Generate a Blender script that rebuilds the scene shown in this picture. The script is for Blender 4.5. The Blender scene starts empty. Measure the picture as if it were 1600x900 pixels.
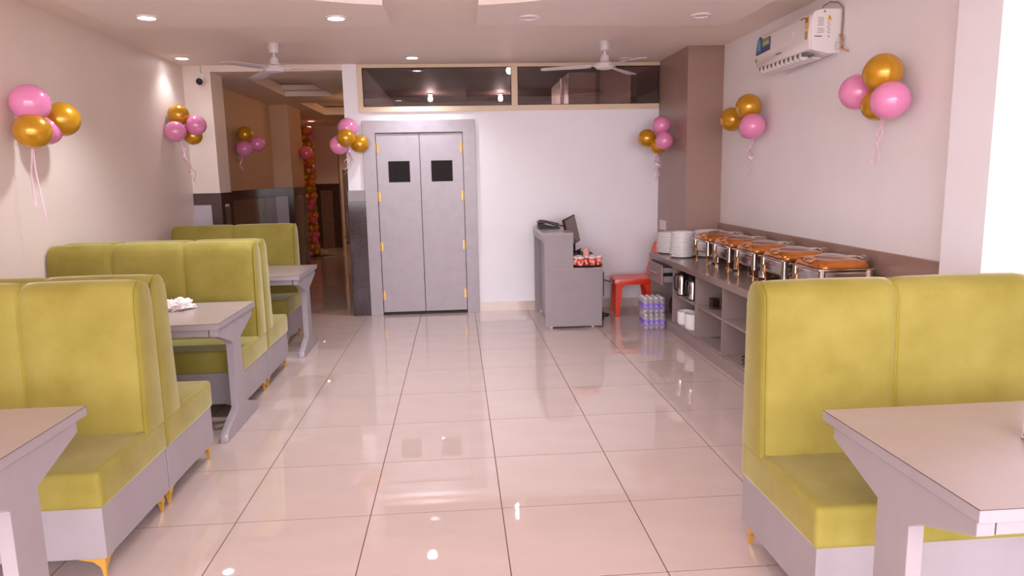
import bpy, bmesh, math, random
from mathutils import Vector, Matrix, noise
random.seed(7)
PI = math.pi
S = bpy.context.scene
COL = S.collection

# ---------------------------------------------------------------- camera
cam_d = bpy.data.cameras.new('camera')
cam_d.sensor_width = 36.0
cam_d.lens = 36.0 * 1102.5 / 1600.0
cam_d.clip_start = 0.05
cam = bpy.data.objects.new('camera', cam_d)
COL.objects.link(cam)
right = Vector((0.99675253, -0.07799175, -0.02004221))
down = Vector((-0.03209059, -0.15644476, -0.98716525))
fwd = Vector((0.07385525, 0.98460262, -0.15843951))
m = Matrix((right, -down, -fwd)).transposed().to_4x4()
m.translation = Vector((1.124, 0.0, 1.6458))
cam.matrix_world = m
S.camera = cam

# ---------------------------------------------------------------- world, daylight, exposure
w = bpy.data.worlds.new('world'); S.world = w; w.use_nodes = True
bg = w.node_tree.nodes['Background']
bg.inputs[0].default_value = (1.0, 0.97, 1.03, 1)
bg.inputs[1].default_value = 5.0
S.view_settings.view_transform = 'Standard'
S.view_settings.look = 'None'
S.view_settings.gamma = 1.0
S.view_settings.use_curve_mapping = False
S.view_settings.exposure = 0.9
S.cycles.max_bounces = 10
S.cycles.diffuse_bounces = 6
S.cycles.glossy_bounces = 5
S.cycles.transparent_max_bounces = 12
S.cycles.caustics_reflective = False
S.cycles.caustics_refractive = False
S.cycles.sample_clamp_indirect = 6.0

YS = -1.6        # shop front (open to daylight), behind the camera
YB = 8.49        # back wall
XL, XR = -1.91, 3.95
H = 2.93
pl = bpy.data.lights.new('shopfront_daylight', 'AREA'); pl.shape = 'RECTANGLE'; pl.size = 6.0; pl.size_y = 2.8
pl.cycles.is_portal = True
po = bpy.data.objects.new('shopfront_daylight', pl); COL.objects.link(po)
po.location = (1.1, YS - 0.02, 1.45); po.rotation_euler = (-PI / 2, 0, PI)
DOWN_W = 44.0     # power of one recessed downlight

# ---------------------------------------------------------------- materials
def mat(name, col, rough=0.5, metal=0.0, spec=0.5, var=0.0, vscale=4.0, bump=0.0, bscale=60.0, coat=0.0, sheen=0.0,
        emis=None, estr=0.0, trans=0.0, alpha=1.0, rvar=0.0, stretch=None, col2=None):
    mm = bpy.data.materials.new(name); mm.use_nodes = True
    nt = mm.node_tree; b = nt.nodes['Principled BSDF']
    b.inputs['Base Color'].default_value = (*col, 1)
    b.inputs['Roughness'].default_value = rough
    b.inputs['Metallic'].default_value = metal
    b.inputs['Specular IOR Level'].default_value = spec
    b.inputs['Coat Weight'].default_value = coat
    b.inputs['Coat Roughness'].default_value = 0.05
    b.inputs['Sheen Weight'].default_value = sheen
    b.inputs['Transmission Weight'].default_value = trans
    b.inputs['Alpha'].default_value = alpha
    if emis:
        b.inputs['Emission Color'].default_value = (*emis, 1)
        b.inputs['Emission Strength'].default_value = estr
    tc = nt.nodes.new('ShaderNodeTexCoord')
    mp = nt.nodes.new('ShaderNodeMapping')
    nt.links.new(tc.outputs['Object'], mp.inputs[0])
    if stretch: mp.inputs['Scale'].default_value = stretch
    if var > 0 or rvar > 0:
        n = nt.nodes.new('ShaderNodeTexNoise'); n.inputs['Scale'].default_value = vscale
        n.inputs['Detail'].default_value = 5.0; n.inputs['Roughness'].default_value = 0.6
        nt.links.new(mp.outputs[0], n.inputs['Vector'])
        if var > 0:
            r = nt.nodes.new('ShaderNodeValToRGB')
            r.color_ramp.elements[0].position = 0.3; r.color_ramp.elements[1].position = 0.7
            lo = col2 if col2 else tuple(c * (1 - var) for c in col)
            hi = tuple(min(1, c * (1 + var * 0.6)) for c in col)
            r.color_ramp.elements[0].color = (*lo, 1); r.color_ramp.elements[1].color = (*hi, 1)
            nt.links.new(n.outputs['Fac'], r.inputs[0]); nt.links.new(r.outputs[0], b.inputs['Base Color'])
        if rvar > 0:
            mr = nt.nodes.new('ShaderNodeMapRange')
            mr.inputs['To Min'].default_value = max(0, rough - rvar); mr.inputs['To Max'].default_value = rough + rvar
            nt.links.new(n.outputs['Fac'], mr.inputs['Value']); nt.links.new(mr.outputs[0], b.inputs['Roughness'])
    if bump > 0:
        n2 = nt.nodes.new('ShaderNodeTexNoise'); n2.inputs['Scale'].default_value = bscale; n2.inputs['Detail'].default_value = 3
        nt.links.new(mp.outputs[0], n2.inputs['Vector'])
        bp = nt.nodes.new('ShaderNodeBump'); bp.inputs['Strength'].default_value = bump; bp.inputs['Distance'].default_value = 0.01
        nt.links.new(n2.outputs['Fac'], bp.inputs['Height']); nt.links.new(bp.outputs[0], b.inputs['Normal'])
    return mm

M = {}
M['cream'] = mat('cream_wall_paint', (0.82, 0.70, 0.63), 0.45, var=0.03, vscale=1.5, bump=0.05, bscale=25)
M['cream2'] = mat('pinkish_cream_wall_paint', (0.89, 0.865, 0.89), 0.45, var=0.03, vscale=1.5, bump=0.05, bscale=25)
M['white'] = mat('white_wall_paint', (0.88, 0.865, 0.92), 0.5, var=0.02, vscale=2, bump=0.03, bscale=30)
M['ceil'] = mat('ceiling_paint', (0.86, 0.75, 0.68), 0.6, var=0.02, vscale=1)
M['slab'] = mat('panel_paint', (0.82, 0.72, 0.69), 0.6, var=0.02, vscale=1)
M['taupe'] = mat('taupe_laminate', (0.34, 0.215, 0.18), 0.3, var=0.05, vscale=3, bump=0.03, bscale=40)
M['grout'] = mat('brown_grout', (0.13, 0.05, 0.03), 0.8, var=0.1, vscale=20)
M['tile'] = mat('polished_tile', (0.55, 0.43, 0.395), 0.02, spec=0.85, var=0.05, vscale=1.8, stretch=(1, 2.5, 1))
M['skirt'] = mat('skirting_tile', (0.70, 0.57, 0.52), 0.08, spec=0.6, var=0.04)
M['lam'] = mat('grey_laminate', (0.315, 0.27, 0.29), 0.38, var=0.05, vscale=5, bump=0.02, bscale=80)
M['lamtop'] = mat('grey_laminate_top', (0.39, 0.315, 0.305), 0.25, var=0.04, vscale=4, rvar=0.05)
M['edge'] = mat('pale_edge_band', (0.42, 0.38, 0.44), 0.35)
M['seam'] = mat('dark_glue_line', (0.10, 0.06, 0.05), 0.6)
M['door'] = mat('grey_door_laminate', (0.42, 0.36, 0.40), 0.32, var=0.10, vscale=6, rvar=0.08)
M['cab'] = mat('grey_brown_cabinet', (0.30, 0.225, 0.215), 0.3, var=0.04, vscale=4)
M['cabtop'] = mat('brown_worktop', (0.27, 0.185, 0.165), 0.2, var=0.05, vscale=5)
def velvet(name, c1, c2):
    mm = mat(name, c1, 0.75, spec=0.25, var=0.1, vscale=3.2, bump=0.04, bscale=9, sheen=0.55, col2=c2)
    b = mm.node_tree.nodes['Principled BSDF']
    b.inputs['Sheen Roughness'].default_value = 0.35
    b.inputs['Sheen Tint'].default_value = (1.0, 0.96, 0.70, 1)
    return mm
M['velvet'] = velvet('olive_velvet', (0.30, 0.248, 0.056), (0.225, 0.178, 0.026))
M['velvet2'] = velvet('olive_velvet_piping', (0.30, 0.24, 0.02), (0.26, 0.20, 0.015))
M['gold'] = mat('polished_gold', (0.85, 0.48, 0.10), 0.28, metal=0.7)
M['brass'] = mat('brass', (0.50, 0.27, 0.09), 0.38, metal=1.0)
M['copper'] = mat('copper_gold', (0.80, 0.45, 0.20), 0.15, metal=1.0)
def sharpen(m_, a, b_):
    for n_ in m_.node_tree.nodes:
        if n_.type == 'VALTORGB': n_.color_ramp.elements[0].position = a; n_.color_ramp.elements[1].position = b_
M['steel'] = mat('polished_steel', (0.70, 0.63, 0.59), 0.12, metal=1.0)
M['steelb'] = mat('brushed_steel', (0.60, 0.52, 0.46), 0.28, metal=1.0, var=0.1, vscale=8)
M['amber'] = mat('amber_lid', (0.52, 0.15, 0.010), 0.16, metal=0.45, coat=0.6, var=0.25, vscale=5)
M['lidglass'] = mat('smoky_lid_window', (0.33, 0.19, 0.13), 0.08, metal=0.6, coat=1.0)
M['frame'] = mat('cream_aluminium', (0.74, 0.58, 0.42), 0.4)
M['plastic'] = mat('white_plastic', (0.80, 0.75, 0.76), 0.3)
M['fanw'] = mat('fan_enamel', (0.70, 0.64, 0.68), 0.3)
M['black'] = mat('black_plastic', (0.012, 0.008, 0.009), 0.45, spec=0.3)
M['darkb'] = mat('dark_brown_plastic', (0.06, 0.035, 0.03), 0.4)
M['screen'] = mat('switched_off_screen', (0.20, 0.13, 0.11), 0.3)
M['red'] = mat('red_plastic', (0.80, 0.045, 0.008), 0.28, coat=0.3)
M['cupred'] = mat('red_cup_paper', (0.80, 0.045, 0.018), 0.45, var=0.3, vscale=24, col2=(0.88, 0.70, 0.66)); sharpen(M['cupred'], 0.42, 0.47)
M['cupwhite'] = mat('white_cup_paper', (0.85, 0.76, 0.74), 0.5)
M['cuppink'] = mat('pink_cup_paper', (0.80, 0.42, 0.38), 0.45)
M['china'] = mat('white_china', (0.92, 0.88, 0.90), 0.12, coat=0.5)
M['pink'] = mat('pink_balloon', (0.80, 0.26, 0.50), 0.22, spec=0.6, coat=0.4)
M['orangeb'] = mat('orange_balloon', (0.75, 0.20, 0.02), 0.28, coat=0.4)
M['dpink'] = mat('deep_pink_balloon', (0.75, 0.14, 0.20), 0.25, coat=0.4)
M['goldb'] = mat('gold_balloon', (0.60, 0.29, 0.006), 0.26, spec=0.6, coat=0.4, metal=0.35)
M['ribbon'] = mat('pink_ribbon', (0.82, 0.55, 0.68), 0.25, metal=0.2)
M['granite'] = mat('dark_granite', (0.075, 0.05, 0.055), 0.12, var=0.5, vscale=60, spec=0.6)
M['graniteb'] = mat('dark_brown_stone', (0.07, 0.035, 0.028), 0.15, var=0.2, vscale=10, spec=0.6)
M['gpanel'] = mat('pale_grey_wall_tile', (0.50, 0.45, 0.50), 0.25, var=0.05, vscale=8)
M['bpanel'] = mat('brown_wall_tile', (0.19, 0.11, 0.085), 0.10, var=0.1, vscale=5, stretch=(6, 6, 0.5), spec=0.6)
M['passwall'] = mat('warm_lit_cream_paint', (0.56, 0.37, 0.24), 0.5, var=0.03)  # cream paint turned orange: the warm passage light is put into the colour
M['warmwall'] = mat('warm_wall_paint', (0.68, 0.48, 0.36), 0.5, var=0.03)
M['tissue'] = mat('white_tissue', (0.86, 0.78, 0.76), 0.9)
M['purple'] = mat('purple_label', (0.13, 0.03, 0.50), 0.35, var=0.6, vscale=40, col2=(0.62, 0.55, 0.74)); sharpen(M['purple'], 0.44, 0.50)
M['pet'] = mat('clear_bottle_plastic', (0.62, 0.56, 0.62), 0.12, spec=0.8, alpha=0.5, coat=0.6)
M['wrap'] = mat('shrink_film', (0.8, 0.74, 0.78), 0.08, spec=0.9, alpha=0.22, coat=1.0)
M['cap'] = mat('white_cap', (0.8, 0.76, 0.8), 0.4)
M['led_on'] = mat('lit_led_panel', (1, 1, 1), 0.5, emis=(0.92, 0.95, 1.0), estr=14.0)
M['bulb'] = mat('lit_bulb', (1, 1, 1), 0.5, emis=(0.85, 0.93, 1.0), estr=60.0)
M['led_warm'] = mat('lit_warm_led_panel', (1, 0.9, 0.8), 0.5, emis=(1.0, 0.72, 0.45), estr=9.0)
M['led_off'] = mat('unlit_led_panel', (0.62, 0.53, 0.53), 0.35)
M['rubber'] = mat('dark_mat', (0.045, 0.028, 0.022), 0.8)
M['concrete'] = mat('pavement_concrete', (0.45, 0.42, 0.40), 0.8, var=0.1)
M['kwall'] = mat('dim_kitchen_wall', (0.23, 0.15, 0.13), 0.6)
M['duct'] = mat('galvanised_duct', (0.50, 0.37, 0.31), 0.35, metal=0.6, var=0.15, vscale=3)
M['s_blue'] = mat('blue_sticker', (0.05, 0.16, 0.38), 0.4)
M['s_navy'] = mat('navy_sticker', (0.05, 0.05, 0.16), 0.4)
M['s_cyan'] = mat('light_blue_sticker', (0.10, 0.42, 0.72), 0.4)
M['s_green'] = mat('green_sticker', (0.30, 0.32, 0.05), 0.4)
M['s_yel'] = mat('yellow_sticker', (0.72, 0.42, 0.03), 0.4)
M['s_ylw'] = mat('pale_yellow_sticker', (0.70, 0.52, 0.16), 0.4)
M['s_red'] = mat('red_sticker', (0.50, 0.06, 0.03), 0.4)
M['ink'] = mat('grey_print', (0.16, 0.12, 0.13), 0.5)
M['inkl'] = mat('light_grey_print', (0.42, 0.35, 0.36), 0.5)
M['wire'] = mat('grey_wire', (0.30, 0.22, 0.20), 0.5)
M['socketw'] = mat('socket_plate', (0.78, 0.70, 0.68), 0.35)

def glass_mat(name, tint, gloss_rough=0.02, f=1.5):
    mm = bpy.data.materials.new(name); mm.use_nodes = True
    nt = mm.node_tree; nt.nodes.clear()
    o = nt.nodes.new('ShaderNodeOutputMaterial'); mx = nt.nodes.new('ShaderNodeMixShader')
    fr = nt.nodes.new('ShaderNodeFresnel'); fr.inputs['IOR'].default_value = f
    t = nt.nodes.new('ShaderNodeBsdfTransparent'); t.inputs[0].default_value = (*tint, 1)
    g = nt.nodes.new('ShaderNodeBsdfGlossy'); g.inputs['Roughness'].default_value = gloss_rough
    nt.links.new(fr.outputs[0], mx.inputs[0]); nt.links.new(t.outputs[0], mx.inputs[1]); nt.links.new(g.outputs[0], mx.inputs[2])
    nt.links.new(mx.outputs[0], o.inputs[0])
    return mm
M['glass'] = glass_mat('dark_window_glass', (0.62, 0.50, 0.48), 0.015, 1.9)
M['doorglass'] = glass_mat('dark_door_glass', (0.32, 0.22, 0.20), 0.02, 1.12)

# ---------------------------------------------------------------- mesh helpers
class MB:
    def __init__(s): s.bm = bmesh.new()
    def _merge(s, t):
        me = bpy.data.meshes.new('tmp'); t.to_mesh(me); t.free(); s.bm.from_mesh(me); bpy.data.meshes.remove(me)
    def box(s, x0, x1, y0, y1, z0, z1, bev=0.0, seg=2, rot=None, piv=None):
        t = bmesh.new()
        vs = [t.verts.new((x, y, z)) for x in (x0, x1) for y in (y0, y1) for z in (z0, z1)]
        for f in ((0, 1, 3, 2), (4, 6, 7, 5), (0, 4, 5, 1), (2, 3, 7, 6), (0, 2, 6, 4), (1, 5, 7, 3)):
            t.faces.new([vs[i] for i in f])
        if bev > 0: bmesh.ops.bevel(t, geom=t.edges[:], offset=bev, segments=seg, affect='EDGES', profile=0.6)
        if rot is not None:
            p = Vector(piv) if piv else Vector(((x0 + x1) / 2, (y0 + y1) / 2, (z0 + z1) / 2))
            bmesh.ops.rotate(t, cent=p, matrix=rot, verts=t.verts)
        s._merge(t); return s
    def prism(s, poly, axis, a, b, bev=0.0, seg=2):
        """poly in the two other axes (in xyz order), extruded a..b along axis"""
        t = bmesh.new()
        def P(p, c):
            return {'x': (c, p[0], p[1]), 'y': (p[0], c, p[1]), 'z': (p[0], p[1], c)}[axis]
        A = [t.verts.new(P(p, a)) for p in poly]; B = [t.verts.new(P(p, b)) for p in poly]
        t.faces.new(A); t.faces.new(B[::-1]); n = len(poly)
        for i in range(n): t.faces.new((A[i], B[i], B[(i + 1) % n], A[(i + 1) % n]))
        bmesh.ops.recalc_face_normals(t, faces=t.faces)
        if bev > 0: bmesh.ops.bevel(t, geom=t.edges[:], offset=bev, segments=seg, affect='EDGES')
        s._merge(t); return s
    def lathe(s, prof, c=(0, 0, 0), seg=24, sx=1.0, sy=1.0, mtx=None):
        t = bmesh.new(); rings = []
        for r, z in prof:
            if r < 1e-6: rings.append([t.verts.new((0, 0, z))])
            else: rings.append([t.verts.new((r * sx * math.cos(2 * PI * k / seg), r * sy * math.sin(2 * PI * k / seg), z)) for k in range(seg)])
        for A, B in zip(rings, rings[1:]):
            for k in range(seg):
                j = (k + 1) % seg
                if len(A) == 1 and len(B) == 1: continue
                if len(A) == 1: t.faces.new((A[0], B[k], B[j]))
                elif len(B) == 1: t.faces.new((A[k], A[j], B[0]))
                else: t.faces.new((A[k], A[j], B[j], B[k]))
        bmesh.ops.recalc_face_normals(t, faces=t.faces)
        if mtx is not None: bmesh.ops.transform(t, matrix=mtx, verts=t.verts)
        bmesh.ops.translate(t, vec=Vector(c), verts=t.verts)
        s._merge(t); return s
    def cyl(s, p0, p1, r0, r1=None, seg=16):
        p0, p1 = Vector(p0), Vector(p1); d = p1 - p0; L = d.length
        q = d.to_track_quat('Z', 'Y').to_matrix().to_4x4(); r1 = r0 if r1 is None else r1
        return s.lathe([(0, 0), (r0, 0), (r1, L), (0, L)], p0, seg, mtx=q)
    def loft(s, rings, cap=True, closed=True):
        t = bmesh.new(); R = [[t.verts.new(p) for p in r] for r in rings]; n = len(R[0])
        for A, B in zip(R, R[1:]):
            for k in range(n if closed else n - 1):
                j = (k + 1) % n; t.faces.new((A[k], A[j], B[j], B[k]))
        if cap: t.faces.new(R[0][::-1]); t.faces.new(R[-1])
        bmesh.ops.recalc_face_normals(t, faces=t.faces)
        s._merge(t); return s
    def tube(s, pts, r, seg=8, flat=None):
        pts = [Vector(p) for p in pts]; rings = []; up = None
        for i, p in enumerate(pts):
            d = (pts[min(i + 1, len(pts) - 1)] - pts[max(i - 1, 0)]).normalized()
            if up is None:
                up = Vector((0, 0, 1)) if abs(d.z) < 0.9 else Vector((1, 0, 0))
            a = (up - d * up.dot(d)).normalized(); up = a; b = d.cross(a)
            rr = r[i] if isinstance(r, (list, tuple)) else r
            rb = rr if flat is None else rr * flat
            rings.append([p + a * rr * math.cos(2 * PI * k / seg) + b * rb * math.sin(2 * PI * k / seg) for k in range(seg)])
        return s.loft(rings)
    def build(s, name, m, parent=None, base=None, local=False, ang=35):
        """verts are in world metres unless local=True"""
        me = bpy.data.meshes.new(name)
        off = Vector((0, 0, 0))
        if parent is not None and not local:
            p = parent
            while p: off += p.location; p = p.parent
        if base is not None: off = off + Vector(base)
        if off.length > 0: bmesh.ops.translate(s.bm, vec=-off, verts=s.bm.verts)
        for f in s.bm.faces: f.smooth = True
        s.bm.to_mesh(me); s.bm.free()
        try: me.set_sharp_from_angle(angle=math.radians(ang))
        except Exception: pass
        me.materials.append(m if not isinstance(m, str) else M[m])
        o = bpy.data.objects.new(name, me); COL.objects.link(o)
        if parent is not None: o.parent = parent
        if base is not None: o.location = Vector(base)
        return o

def thing(name, label, cat, loc=(0, 0, 0), group=None, rz=0.0):
    o = bpy.data.objects.new(name, None); COL.objects.link(o); o.location = loc; o.rotation_euler = (0, 0, rz)
    o.empty_display_size = 0.1
    o['label'] = label; o['category'] = cat
    if group: o['group'] = group
    return o
def tag(o, label, cat, group=None):
    o['label'] = label; o['category'] = cat
    if group: o['group'] = group
    return o
def struct(o, label=None):
    o['kind'] = 'structure'
    if label: o['label'] = label
    return o
def sroot(name, label=None, loc=(0, 0, 0)):
    o = bpy.data.objects.new(name, None); COL.objects.link(o); o.location = loc
    return struct(o, label)
def dup(root, loc, label=None, rz=None, group=None):
    r = root.copy(); COL.objects.link(r); r.location = loc
    if rz is not None: r.rotation_euler = (0, 0, rz)
    if label: r['label'] = label
    if group: r['group'] = group
    for ch in list(root.children):
        c = ch.copy(); COL.objects.link(c); c.parent = r
        for g in list(ch.children):
            d = g.copy(); COL.objects.link(d); d.parent = c
    return r
def lab(o, l): o['label'] = l; return o

# ================================================================= SETTING
T = 0.65
def ty(j): return (j + 4.0913) * T
floor = sroot('floor', 'polished beige tiled floor')
MB().box(-3.6, 4.6, YS, 21.0, -0.12, -0.0006).build('grout', 'grout', floor)
tile_meshes = {}
def tile(x0, x1, y0, y1):
    g = 0.0022; key = (round(x1 - x0, 3), round(y1 - y0, 3))
    if key not in tile_meshes:
        o = MB().box(g, x1 - x0 - g, g, y1 - y0 - g, -0.02, 0.0, 0.0008, 1).build('tile', 'tile', floor, local=True)
        tile_meshes[key] = o.data
    else:
        o = bpy.data.objects.new('tile', tile_meshes[key]); COL.objects.link(o); o.parent = floor
    o.location = (x0, y0, 0)
for k in range(-3, 7):
    for j in range(-6, 9):
        x0, x1 = max(k * T, XL), min((k + 1) * T, XR)
        y0, y1 = max(ty(j), YS), min(ty(j + 1), YB + 0.02)
        if x1 - x0 > 0.02 and y1 - y0 > 0.02: tile(x0, x1, y0, y1)
for k in range(-5, 0):
    for j in range(9, 27):
        x0, x1 = max(k * T, -3.2), (k + 1) * T
        if ty(j) < 13.0 and k < -3: continue
        tile(x0, x1, max(ty(j), YB + 0.02), ty(j + 1))

# walls of the dining room
struct(MB().box(XL - 0.12, XL, YS, YB, 0, 3.2).build('wall_left', 'cream'), 'cream painted left wall')
struct(MB().box(XR, XR + 0.12, 3.72, YB, 0, 3.2).build('wall_right', 'cream2'), 'cream painted right wall')
struct(MB().box(4.30, 4.42, YS, 3.35, 0, 3.2).build('wall_right_near', 'white'), 'white right wall behind the pillar')
struct(MB().box(3.80, 4.42, 3.40, 3.72, 0, 3.2, 0.003, 1).build('trim_1', 'white'), 'white square pillar on the right wall')
wc = MB()
wc.box(-2.03, -1.61, YB, 8.90, 0, 3.1)            # left pillar
wc.box(-1.61, -0.14, YB, 8.90, 2.86, 3.1)         # beam over passage
struct(wc.build('wall_back_left', 'cream'), 'cream pillar and beam round the passage opening')
wb = MB()
wb.box(-0.14, 0.17, YB, 8.64, 0, 2.42)
wb.box(-0.14, 0.055, YB, 8.64, 2.42, 3.1)
wb.box(0.17, 1.25, YB, 8.64, 2.18, 2.42)
wb.box(1.25, 3.95, YB, 8.64, 0, 2.42)
wb.box(0.055, 3.56, YB, 8.64, 2.90, 3.1)
struct(wb.build('wall_back', 'white'), 'white back wall with door and high window')
# taupe column in the back right corner
col = sroot('wall_column', 'taupe laminated column in the back right corner', (3.76, 7.96, 0))
MB().box(3.57, 3.955, 7.442, 8.495, 0, 3.1).build('column_core', 'taupe', col)
for (y0, y1) in ((7.44, 7.95), (7.95, 8.49)):
    MB().box(3.564, 3.57, y0 + 0.001, y1 - 0.001, 0.0, 2.93).build('laminate_panel', 'taupe', col)
# ceiling
cm = MB().box(-3.6, 4.6, YS, YB, H, 3.1)
ceil = struct(cm.build('ceiling', 'ceil'), 'plaster ceiling with dropped panels')
# dropped panels, each with a quarter of the round recess cut away
def slab(xa, xb, inner_left):
    cx, cy, R = 1.0, 3.42, 1.83
    y1, y0 = 5.94, 0.9
    if inner_left:   # right-hand slab: circle cuts its left side
        ts = [math.acos((xa - cx) / R)]
        a = math.acos((xa - cx) / R)
        arc = [(cx + R * math.cos(t), cy + R * math.sin(t)) for t in [a - 2 * a * i / 40 for i in range(41)]]
        poly = [(xb, y0), (xb, y1), (xa, y1)] + arc + [(xa, y0)]
    else:
        a = math.acos((xb - cx) / R)
        arc = [(cx + R * math.cos(t), cy + R * math.sin(t)) for t in [-a - (2 * PI - 2 * a) * i / 40 for i in range(41)]]
        poly = [(xa, y1), (xa, y0), (xb, y0)] + arc + [(xb, y1)]
    return MB().prism(poly, 'z', 2.83, 2.935)
slab(-1.46, 0.65, False).build('dropped_panel', 'slab', ceil)
slab(1.32, 3.42, True).build('dropped_panel', 'slab', ceil)

# skirting tiles on the back wall
sk = sroot('baseboard_back', 'beige skirting tiles along the back wall', (2.4, 8.48, 0))
for x0, x1 in ((1.345, 1.95), (1.95, 2.6), (2.6, 3.25), (3.25, 3.565)):
    MB().box(x0 + 0.0015, x1 - 0.0015, 8.478, 8.49, 0, 0.115, 0.001, 1).build('tile', 'skirt', sk)

# ---- door
door = sroot('door_1', 'grey double swing door', (0.7, 8.47, 0))
d = MB()
d.prism([(0.055, 0.0), (0.20, 0.0), (0.20, 2.155), (1.215, 2.155), (1.215, 0.0), (1.36, 0.0), (1.36, 2.295), (0.055, 2.295)], 'y', 8.455, 8.53, 0.002, 1)
d.build('door_frame', 'door', door)
def leaf(x0, x1, wx0, wx1, hx, hd):
    z0, z1, wz0, wz1 = 0.035, 2.145, 1.585, 1.83
    b = MB(); ya, yb = 8.475, 8.515
    b.box(x0, wx0, ya, yb, z0, z1); b.box(wx1, x1, ya, yb, z0, z1)
    b.box(wx0, wx1, ya, yb, z0, wz0); b.box(wx0, wx1, ya, yb, wz1, z1)
    lf = b.build('door_leaf', 'door', door)
    MB().box(wx0, wx1, 8.494, 8.498, wz0, wz1).build('pane', 'doorglass', lf)
    for hz in (1.98, 1.42, 0.83, 0.24):
        h = MB().cyl((hx, 8.466, hz - 0.055), (hx, 8.466, hz + 0.055), 0.009, seg=12)
        h.box(hx - 0.002 if hd > 0 else hx - 0.026, hx + 0.026 if hd > 0 else hx + 0.002, 8.470, 8.476, hz - 0.055, hz + 0.055)
        h.build('hinge', 'brass', lf)
leaf(0.207, 0.703, 0.335, 0.585, 0.206, 1)
leaf(0.711, 1.208, 0.835, 1.085, 1.209, -1)
MB().box(0.20, 1.215, 8.46, 8.54, 0.0, 0.022).build('threshold', 'rubber', door)

# ---- high window
win = sroot('window_1', 'long high window with cream frame and dark glass', (1.8, 8.5, 2.42))
f = MB()
f.prism([(0.03, 2.39), (3.56, 2.39), (3.56, 2.45), (0.085, 2.45), (0.085, 2.885), (3.56, 2.885), (3.56, 2.925), (0.03, 2.925)], 'y', 8.462, 8.56, 0.002, 1)
f.build('window_frame', 'frame', win)
MB().box(1.80, 1.872, 8.468, 8.555, 2.45, 2.886, 0.002, 1).build('mullion', 'frame', win)
for x0, x1 in ((0.085, 1.80), (1.872, 3.56)):
    p = MB().box(x0, x1, 8.500, 8.506, 2.45, 2.885).build('pane', 'glass', win)
    e = MB()
    for (a, b2, c, d2) in ((x0, x1, 2.45, 2.458), (x0, x1, 2.877, 2.885), (x0, x0 + 0.008, 2.45, 2.885), (x1 - 0.008, x1, 2.45, 2.885)):
        e.box(a, b2, 8.488, 8.5, c, d2)
    e.build('gasket', 'black', p)

# ---- kitchen behind the glass
kb = MB()
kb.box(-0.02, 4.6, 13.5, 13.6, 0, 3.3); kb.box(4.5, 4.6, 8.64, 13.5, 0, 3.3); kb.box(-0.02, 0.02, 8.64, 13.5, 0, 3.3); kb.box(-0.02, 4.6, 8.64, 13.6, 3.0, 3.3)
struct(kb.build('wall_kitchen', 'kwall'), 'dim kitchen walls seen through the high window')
dk = thing('extraction_duct', 'pale metal duct box behind the right half of the high window', 'duct', (3.0, 9.4, 2.25))
MB().box(2.60, 2.965, 9.3, 10.9, 2.25, 2.93, 0.006, 1).build('duct_box', 'duct', dk)
MB().box(3.01, 3.42, 9.3, 10.9, 2.25, 2.95, 0.006, 1).build('duct_box', 'duct', dk)
MB().box(2.965, 3.01, 9.29, 9.34, 2.1, 3.2).build('hanger_post', 'darkb', dk)
MB().cyl((2.50, 9.25, 2.1), (2.50, 9.25, 2.85), 0.014).build('hanger_rod', 'steelb', dk)
MB().cyl((2.53, 9.27, 2.1), (2.53, 9.27, 2.80), 0.008).build('hanger_rod', 'steelb', dk)
for i, (kx, ky, kz, ll) in enumerate(((1.82, 8.98, 2.9, 'bright kitchen lamp behind the window mullion'), (0.74, 12.1, 2.9, 'distant kitchen lamp behind the left window pane, left one'), (1.91, 12.2, 2.9, 'distant kitchen lamp behind the left window pane, right one'))):
    t = thing('kitchen_light', ll, 'light', (kx, ky, 3.0), 'kitchen lamps')
    MB().cyl((0, 0, -0.02), (0, 0, 0.0), 0.05, seg=20).build('base', 'plastic', t, local=True)
    MB().lathe([(0, -0.13), (0.028, -0.12), (0.04, -0.09), (0.03, -0.05), (0.02, -0.02), (0, -0.02)], (0, 0, 0), 20).build('bulb', 'bulb', t, local=True)
    kl = bpy.data.lights.new('kitchen_lamp', 'POINT'); kl.energy = 5; kl.color = (0.95, 0.97, 1.0); kl.shadow_soft_size = 0.04
    ko = bpy.data.objects.new('kitchen_lamp', kl); ko.location = (kx, ky, kz - 0.09); COL.objects.link(ko)

# ---- passage on the left
pw = MB()
pw.box(-2.03, XL, 8.90, 12.2, 0, 3.1)
pw.box(-2.03, -1.61, 12.2, 13.15, 0, 3.1)
pw.box(-3.3, -2.03, 13.05, 13.15, 0, 3.1)
pw.box(-3.35, -3.25, 13.15, 20.5, 0, 3.1)
struct(pw.build('wall_passage_left', 'passwall'), 'cream passage wall and inner pillar')
struct(MB().box(-0.14, -0.02, 8.64, 20.5, 0, 3.1).build('wall_passage_right', 'cream'), 'passage right wall')
fw = MB()
fw.box(-2.21, -1.65, 17.2, 17.4, 0, 3.1); fw.box(-3.3, -2.21, 17.2, 17.4, 2.62, 3.1); fw.box(-1.65, -0.1, 17.2, 17.4, 2.62, 3.1)
struct(fw.build('wall_passage_far', 'warmwall'), 'pinkish far wall of the passage')
struct(MB().box(-3.3, -0.02, 20.4, 20.5, 0, 3.1).build('wall_end', 'cream'), 'end wall beyond the passage')
pc = MB()
def ringceil(b, x0, x1, y0, y1, hx0, hx1, hy0, hy1, z, zt):
    b.box(x0, x1, y0, hy0, z, zt); b.box(x0, x1, hy1, y1, z, zt); b.box(x0, hx0, hy0, hy1, z, zt); b.box(hx1, x1, hy0, hy1, z, zt)
ringceil(pc, -3.3, -0.02, 8.9, 11.7, -1.36, -0.66, 9.1, 11.0, 2.86, 2.93)
ringceil(pc, -3.3, -0.02, 8.9, 11.7, -1.36, -0.80, 9.1, 10.8, 2.93, 3.00)
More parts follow.
